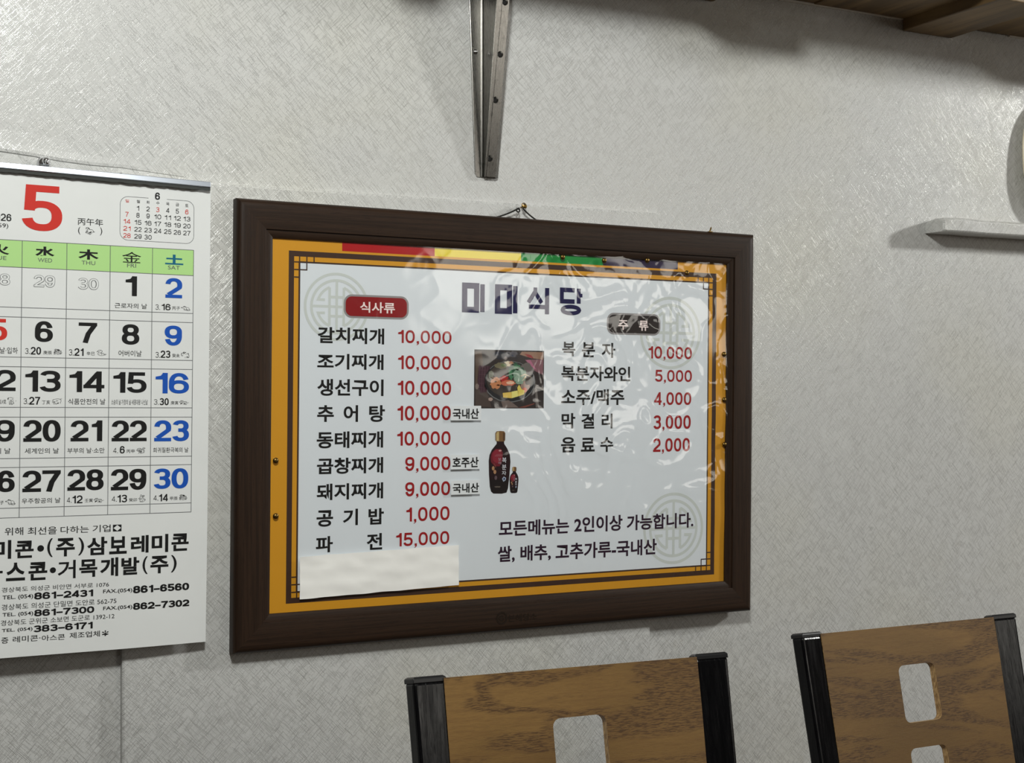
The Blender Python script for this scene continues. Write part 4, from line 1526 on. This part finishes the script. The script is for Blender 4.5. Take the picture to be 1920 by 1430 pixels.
for i in range(N + 1):
    z = zb0 + (ztp - zb0) * i / N
    for xx in (0.0, th):
        vs += [(wx + xx, 0.0, z), (wx + xx + 0.16 * dep(z), -dep(z), z)]
for i in range(N):
    a, b = 4 * i, 4 * (i + 1)
    fs += [(a, a + 1, b + 1, b), (a + 3, a + 2, b + 2, b + 3), (a + 1, a + 3, b + 3, b + 1), (a + 2, a, b, b + 2)]
fs += [(0, 2, 3, 1), (4 * N, 4 * N + 1, 4 * N + 3, 4 * N + 2)]
mb.add(vs, fs, STEEL)
mb.build('web', brk)
# outer flange, sloping away from the wall, with countersunk holes
slope = Vector((0, -(dep(ztp) - dep(zb0)), ztp - zb0)).normalized()
nrm = Vector((0, -slope.z, slope.y)).normalized()
M = Matrix.Translation((wx, -dep(zb0), zb0)) @ Matrix((Vector((1, 0, 0)), slope, nrm)).transposed().to_4x4()
LNG = (Vector((0, -dep(ztp), ztp)) - Vector((0, -dep(zb0), zb0))).length
hol = []
fw0, fw1 = 0.019, 0.023
for hx, hy in ((918.3, 297), (929, 187.5), (938, 102), (947, 4)):
    r = ray(hx, hy)
    o3 = Vector((wx, -dep(zb0), zb0))
    t = (o3 - CAM).dot(nrm) / r.dot(nrm)
    q = CAM + r * t - o3
    hol.append((q.x, q.dot(slope)))
hol.append((fw1 * 0.5, LNG - 0.015))
fl = plate([(0, 0), (fw0, 0), (fw1, LNG), (0, LNG)], [circle(a, b, 0.0052, 18) for a, b in hol], th, M, STEEL)
for a, b in hol:                                     # pressed dimple below each hole
    c = M @ Vector((a, b, 0))
    fl.lathe([(0.0054, 0.0), (0.0048, 0.0012), (0.0038, 0.0026), (0.0030, 0.0036)], c, -nrm, STEEL, 18, True)
outer = fl.build('outer_flange', brk)
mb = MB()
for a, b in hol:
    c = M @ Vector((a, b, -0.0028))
    mb.lathe([(0.0032, 0.0), (0.0032, 0.0006)], c, -nrm, HOLE_SHADE, 14)  # near-black disc paints the shade inside each hole
mb.build('hole_shadow_gap', outer).name = 'screw_hole_shade'
# right-hand lip turned back towards the wall
mb = MB()
vs, fs = [], []
for i in range(N + 1):
    z = zb0 + (ztp - zb0) * i / N
    xr = wx + fw0 + (fw1 - fw0) * i / N
    d = dep(z)
    dd = max(0.001, d - 0.012)
    vs += [(xr, -d, z), (xr + 0.0065, -d + 0.004, z), (xr + 0.0075, -dd, z), (xr + 0.0062, -dd, z), (xr + 0.0052, -d + 0.005, z), (xr, -d + 0.0014, z)]
for i in range(N):
    for j in range(6):
        k = (j + 1) % 6
        fs.append((6 * i + j, 6 * i + k, 6 * (i + 1) + k, 6 * (i + 1) + j))
fs += [tuple(range(6))[::-1], tuple(range(6 * N, 6 * N + 6))]
mb.add(vs, fs, STEEL)
mb.build('turned_lip', brk)
mb = MB()
mb.box((wx - 0.012, -0.165, ztp - 0.0030), (wx + 0.020, -0.002, ztp), STEEL)
mb.build('shelf_arm', brk)
for px_, py_ in ((891.5, 97), (888.5, -6), (905, 335.5)):
    if py_ > 300:
        continue
    c = at(px_, py_, 0.0018)
    mb = MB()
    mb.lathe([(0.0040, 0.0), (0.0038, 0.0012), (0.0026, 0.0024), (0.0008, 0.0029)], (c.x, -0.0017, c.z), (0, -1, 0), CHROME, 16)
    mb.build('screw', brk, smooth=True)

# ================================================================== WOODEN SHELF
zu = 1.890                                          # underside of the boards
shelf = thing('wall_shelf', 'rough wooden shelf with cross battens along the top right of the wall', 'shelf', (1.6, 0.0, zu))
SD = 0.25
XL, XR = 0.66, 3.05
mb = MB()
mb.box((XL, -SD, zu), (at(1522, 10).x, -0.004, zu + 0.018), PINE)
mb.build('board', shelf, bevel=0.0015)
mb = MB()
mb.box((at(1522, 10).x + 0.001, -SD, zu - 0.002), (XR, -0.004, zu + 0.018), PINE)
mb.build('board', shelf, bevel=0.0015)
zbm = at(1783, 72).z
for xa, xb in ((at(1222, 8).x - 0.02, at(1337, 8).x), (at(1692, 55).x, at(1783, 72).x), (2.62, 2.74), (0.70, 0.76)):
    mb = MB()
    mb.box((xa, -SD + 0.006, zbm), (xb, -0.0005, zu), PINE)
    mb.build('batten', shelf, bevel=0.002)
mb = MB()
GAP_LIGHT = mat('gap_light_white', (226, 222, 214), 0.6)
mb.box((at(1460, 8).x, -0.0055, zu - 0.004), (at(1690, 33).x, -0.0002, zu - 0.0005), GAP_LIGHT)  # white strips painted in place of light coming through the gap behind the shelf
mb.box((at(1890, 68).x, -0.0055, zu - 0.004), (XR, -0.0002, zu - 0.0005), GAP_LIGHT)
k = mb.build('gap_light_strip', shelf)
k['label'] = 'thin white strip standing in for light in the gap between shelf and wall'

# ================================================================== PAPERED LEDGE at the right
LEDGE = wallpaper_material('ledge_wallpaper', True)
a0 = at(1735, 440)
ft, fb = at(1788, 408, 0.05), at(1788, 434.5, 0.05)
mb = MB()
secs = []
xs = [a0.x - 0.001, a0.x + 0.002, a0.x + 0.008, a0.x + 0.030, a0.x + 0.060, a0.x + 0.10, a0.x + 0.2, a0.x + 0.35, a0.x + 0.6, a0.x + 0.9]
dps = [0.0455, 0.0485, 0.050, 0.0505, 0.050, 0.050, 0.0505, 0.050, 0.050, 0.050]
vs = []
prs = 8
for i, (x, d) in enumerate(zip(xs, dps)):
    wv = 0.0012 * math.sin(i * 2.1)
    top = ft.z + (-0.004 if i == 0 else -0.0015 if i == 1 else 0.001 if i == 3 else 0.0) + wv * 0.6
    bot = fb.z + wv * 0.4
    vs += [(x, 0.0, bot), (x, -d + 0.003, bot), (x, -d, bot + 0.003), (x, -d - wv, (top + bot) / 2), (x, -d, top - 0.004), (x, -d + 0.004, top), (x, -d * 0.5, top + 0.0006), (x, 0.0, top - (0.008 if i == 0 else 0.005 if i == 1 else 0.002 if i == 2 else -0.001))]
fs = [(i * prs + j, i * prs + (j + 1) % prs, (i + 1) * prs + (j + 1) % prs, (i + 1) * prs + j) for i in range(len(xs) - 1) for j in range(prs)]
fs += [tuple(range(prs))[::-1], tuple(range((len(xs) - 1) * prs, len(xs) * prs))]
mb.add(vs, fs, LEDGE)
led = mb.build('wall_ledge', origin=(a0.x + 0.4, 0, fb.z), bevel=0.0008)
for p in led.data.polygons:
    p.use_smooth = len(p.vertices) == 4
led.data.set_sharp_from_angle(angle=math.radians(30))
tag(led, 'narrow ledge covered in wallpaper sticking out of the wall at right', 'ledge')

# pale object at the right border, standing on the ledge against the wall
TRAY = mat('cream_tray', (214, 204, 176), 0.45)
tz = ft.z + 0.0016
hgt, hwid = 0.27, 0.13
cx = at(1917.0, 250, 0.045).x + hwid + 0.033
mb = MB()
rings = [(0.0, 0.0), (0.80, 0.0), (0.95, 0.002), (1.0, 0.006), (0.988, 0.0075), (0.93, 0.0045), (0.79, 0.003), (0.0, 0.003)]
vs, fs = [], []
n = 56
tilt = math.atan2(0.026, hgt)
for r, h in rings[1:-1]:
    for k in range(n):
        t = 2 * math.pi * k / n
        ex = math.copysign(abs(math.cos(t)) ** 0.8, math.cos(t)) * hwid * r
        ez = math.copysign(abs(math.sin(t)) ** 0.8, math.sin(t)) * hgt / 2 * r + hgt / 2
        yy = -h
        vs.append((cx + ex, -0.002 - 0.014 * (1 - ez / hgt) + yy * math.cos(tilt), tz + ez * math.cos(tilt)))
m_ = len(rings) - 2
for i in range(m_ - 1):
    for k in range(n):
        k2 = (k + 1) % n
        fs.append((i * n + k, i * n + k2, (i + 1) * n + k2, (i + 1) * n + k))
fs.append(tuple(range(n)))
fs.append(tuple(range((m_ - 1) * n, m_ * n))[::-1])
mb.add(vs, fs, TRAY)
tray = mb.build('oval_tray', smooth=True, origin=(cx, -0.03, tz))
for p in tray.data.polygons:
    p.use_smooth = len(p.vertices) == 4
tag(tray, 'pale cream rounded tray leaning on the ledge at the right border', 'tray')

# ================================================================== CHAIRS
def make_chair(label):
    H = 0.852                                       # top of the back
    th_ = math.radians(13)
    root = thing('dining_chair', label, 'chair', (0, 0, 0), 'wooden back dining chairs')
    bx_, up = Vector((0, -math.sin(th_), -math.cos(th_))), None
    topc = Vector((0, 0, H))
    W = 0.42
    # frame of the back: a = right, s = down the back, c = out of its front
    nf = Vector((0, -math.cos(th_), math.sin(th_)))  # front normal
    def back(a, s, c):
        return topc + Vector((a, 0, 0)) + bx_ * s + nf * c
    def post_section(sgn, s):
        flare = -0.010 * s / 0.15 * 0.35
        ctr = sgn * (W / 2 - 0.022 + flare)
        rot = math.radians(13 if sgn < 0 else 9) * sgn
        pts = []
        for a, c in ((-0.022, 0.011), (0.022, 0.011), (0.022, -0.011), (-0.022, -0.011)):
            aa = a * math.cos(rot) - c * math.sin(rot) * 1.0
            cc = a * math.sin(rot) + c * math.cos(rot)
            pts.append(back(ctr + aa, s, cc - 0.011))
        return pts
    for sgn in (-1, 1):
        mb = MB()
        secs = [post_section(sgn, s) for s in (0.006, 0.1, 0.2, 0.3, 0.42)]
        # below the seat the post bends back to a vertical rear leg
        last = secs[-1]
        mid = sum(last, Vector()) / 4
        low = [Vector((p.x, p.y + 0.02, p.z - 0.06)) for p in last]
        secs.append(low)
        secs.append([Vector((p.x, p.y + 0.10, 0.0)) for p in low])
        vs = [p for s in secs for p in s]
        fs = [(4 * i + j, 4 * i + (j + 1) % 4, 4 * (i + 1) + (j + 1) % 4, 4 * (i + 1) + j) for i in range(len(secs) - 1) for j in range(4)]
        fs += [(0, 3, 2, 1), tuple(range(4 * len(secs) - 4, 4 * len(secs)))]
        mb.add(vs, fs, BLACK_STEEL)
        post = mb.build('back_post', root, bevel=0.004, segs=3)
        mb = MB()
        vs = []
        for s, g in ((0.0075, 0.0003), (0.0022, 0.0003), (0.0, -0.0028)):
            q = post_section(sgn, s)
            c = sum(q, Vector()) / 4
            vs += [c + (p - c) * (1 + g / 0.02) for p in q]
        fs = [(4 * i + j, 4 * i + (j + 1) % 4, 4 * (i + 1) + (j + 1) % 4, 4 * (i + 1) + j) for i in range(2) for j in range(4)] + [(0, 3, 2, 1), (8, 9, 10, 11)]
        mb.add(vs, fs, BLACK_PLASTIC)
        mb.build('post_cap', post, bevel=0.0008)
    # panel with rounded rectangular cut-outs
    hw0 = W / 2 - 0.0425
    def P(a, s):
        return (a, -s)
    out = [P(-hw0, 0.0035), P(-hw0 + 0.004, 0.40), P(hw0 - 0.004, 0.40), P(hw0, 0.0035)]
    holes = []
    for s0 in (0.062, 0.184, 0.306):
        h_ = [(a, b) for a, b in rrect(-0.035, -(s0 + (0.085 if s0 < 0.3 else 0.06)), 0.035, -s0, 0.010, 5)]
        holes.append(h_)
    M = Matrix.Translation(topc + nf * (-0.003)) @ Matrix((Vector((1, 0, 0)), -bx_, nf)).transposed().to_4x4()
    plate(out, holes, 0.012, M, OAK, EDGE).build('back_panel', root, bevel=0.0012)
    # seat and front legs (below the picture)
    mb = MB()
    mb.box((-0.21, -0.50, 0.43), (0.21, -0.085, 0.455), OAK)
    mb.build('seat', root, bevel=0.006, segs=3)
    mb = MB()
    for lo, hi in (((-0.20, -0.475, 0.40), (0.20, -0.455, 0.43)), ((-0.20, -0.455, 0.40), (-0.18, -0.12, 0.43)), ((0.18, -0.455, 0.40), (0.20, -0.12, 0.43)), ((-0.18, -0.14, 0.40), (0.18, -0.12, 0.43))):
        mb.box(lo, hi, BLACK_STEEL)
    mb.build('seat_frame', root, bevel=0.002)
    for sgn in (-1, 1):
        mb = MB()
        x = sgn * 0.185
        mb.box((x - 0.016, -0.482, 0.0), (x + 0.016, -0.450, 0.43), BLACK_STEEL)
        mb.build('front_leg', root, bevel=0.003)
    return root


EDGE = mat('panel_edge_ply', (172, 138, 90), 0.5)
t_ = NT(EDGE)
o_3 = t_.xyz()
pl_ = t_.noise(t_.comb(t_.math('MULTIPLY', o_3[0], 12.0), t_.math('MULTIPLY', o_3[1], 700.0), t_.math('MULTIPLY', o_3[2], 160.0)), 1.0, 2.0)
t_.link(t_.mix(t_.ramp(pl_, 0.35, 0.65), lin((190, 156, 106)), lin((130, 98, 58))), t_.b.inputs['Base Color'])
ch = make_chair('brown wood panel chair with black posts in front of the menu board, single cut-out showing')
cp = ch.copy()
COL.objects.link(cp)
for part in list(ch.children):
    c = part.copy()
    COL.objects.link(c)
    c.parent = cp
    for sub in part.children:
        d = sub.copy()
        COL.objects.link(d)
        d.parent = c
ch.location = (0.799, -0.537, 0.0)
ch.rotation_euler.z = math.radians(-6.2)
cp.location = (1.433, -0.436, 0.0)
cp.rotation_euler.z = math.radians(-2.6)
cp.scale = (0.978, 0.978, 0.978)
cp['label'] = 'brown wood panel chair at the lower right, black posts, two cut-outs showing'
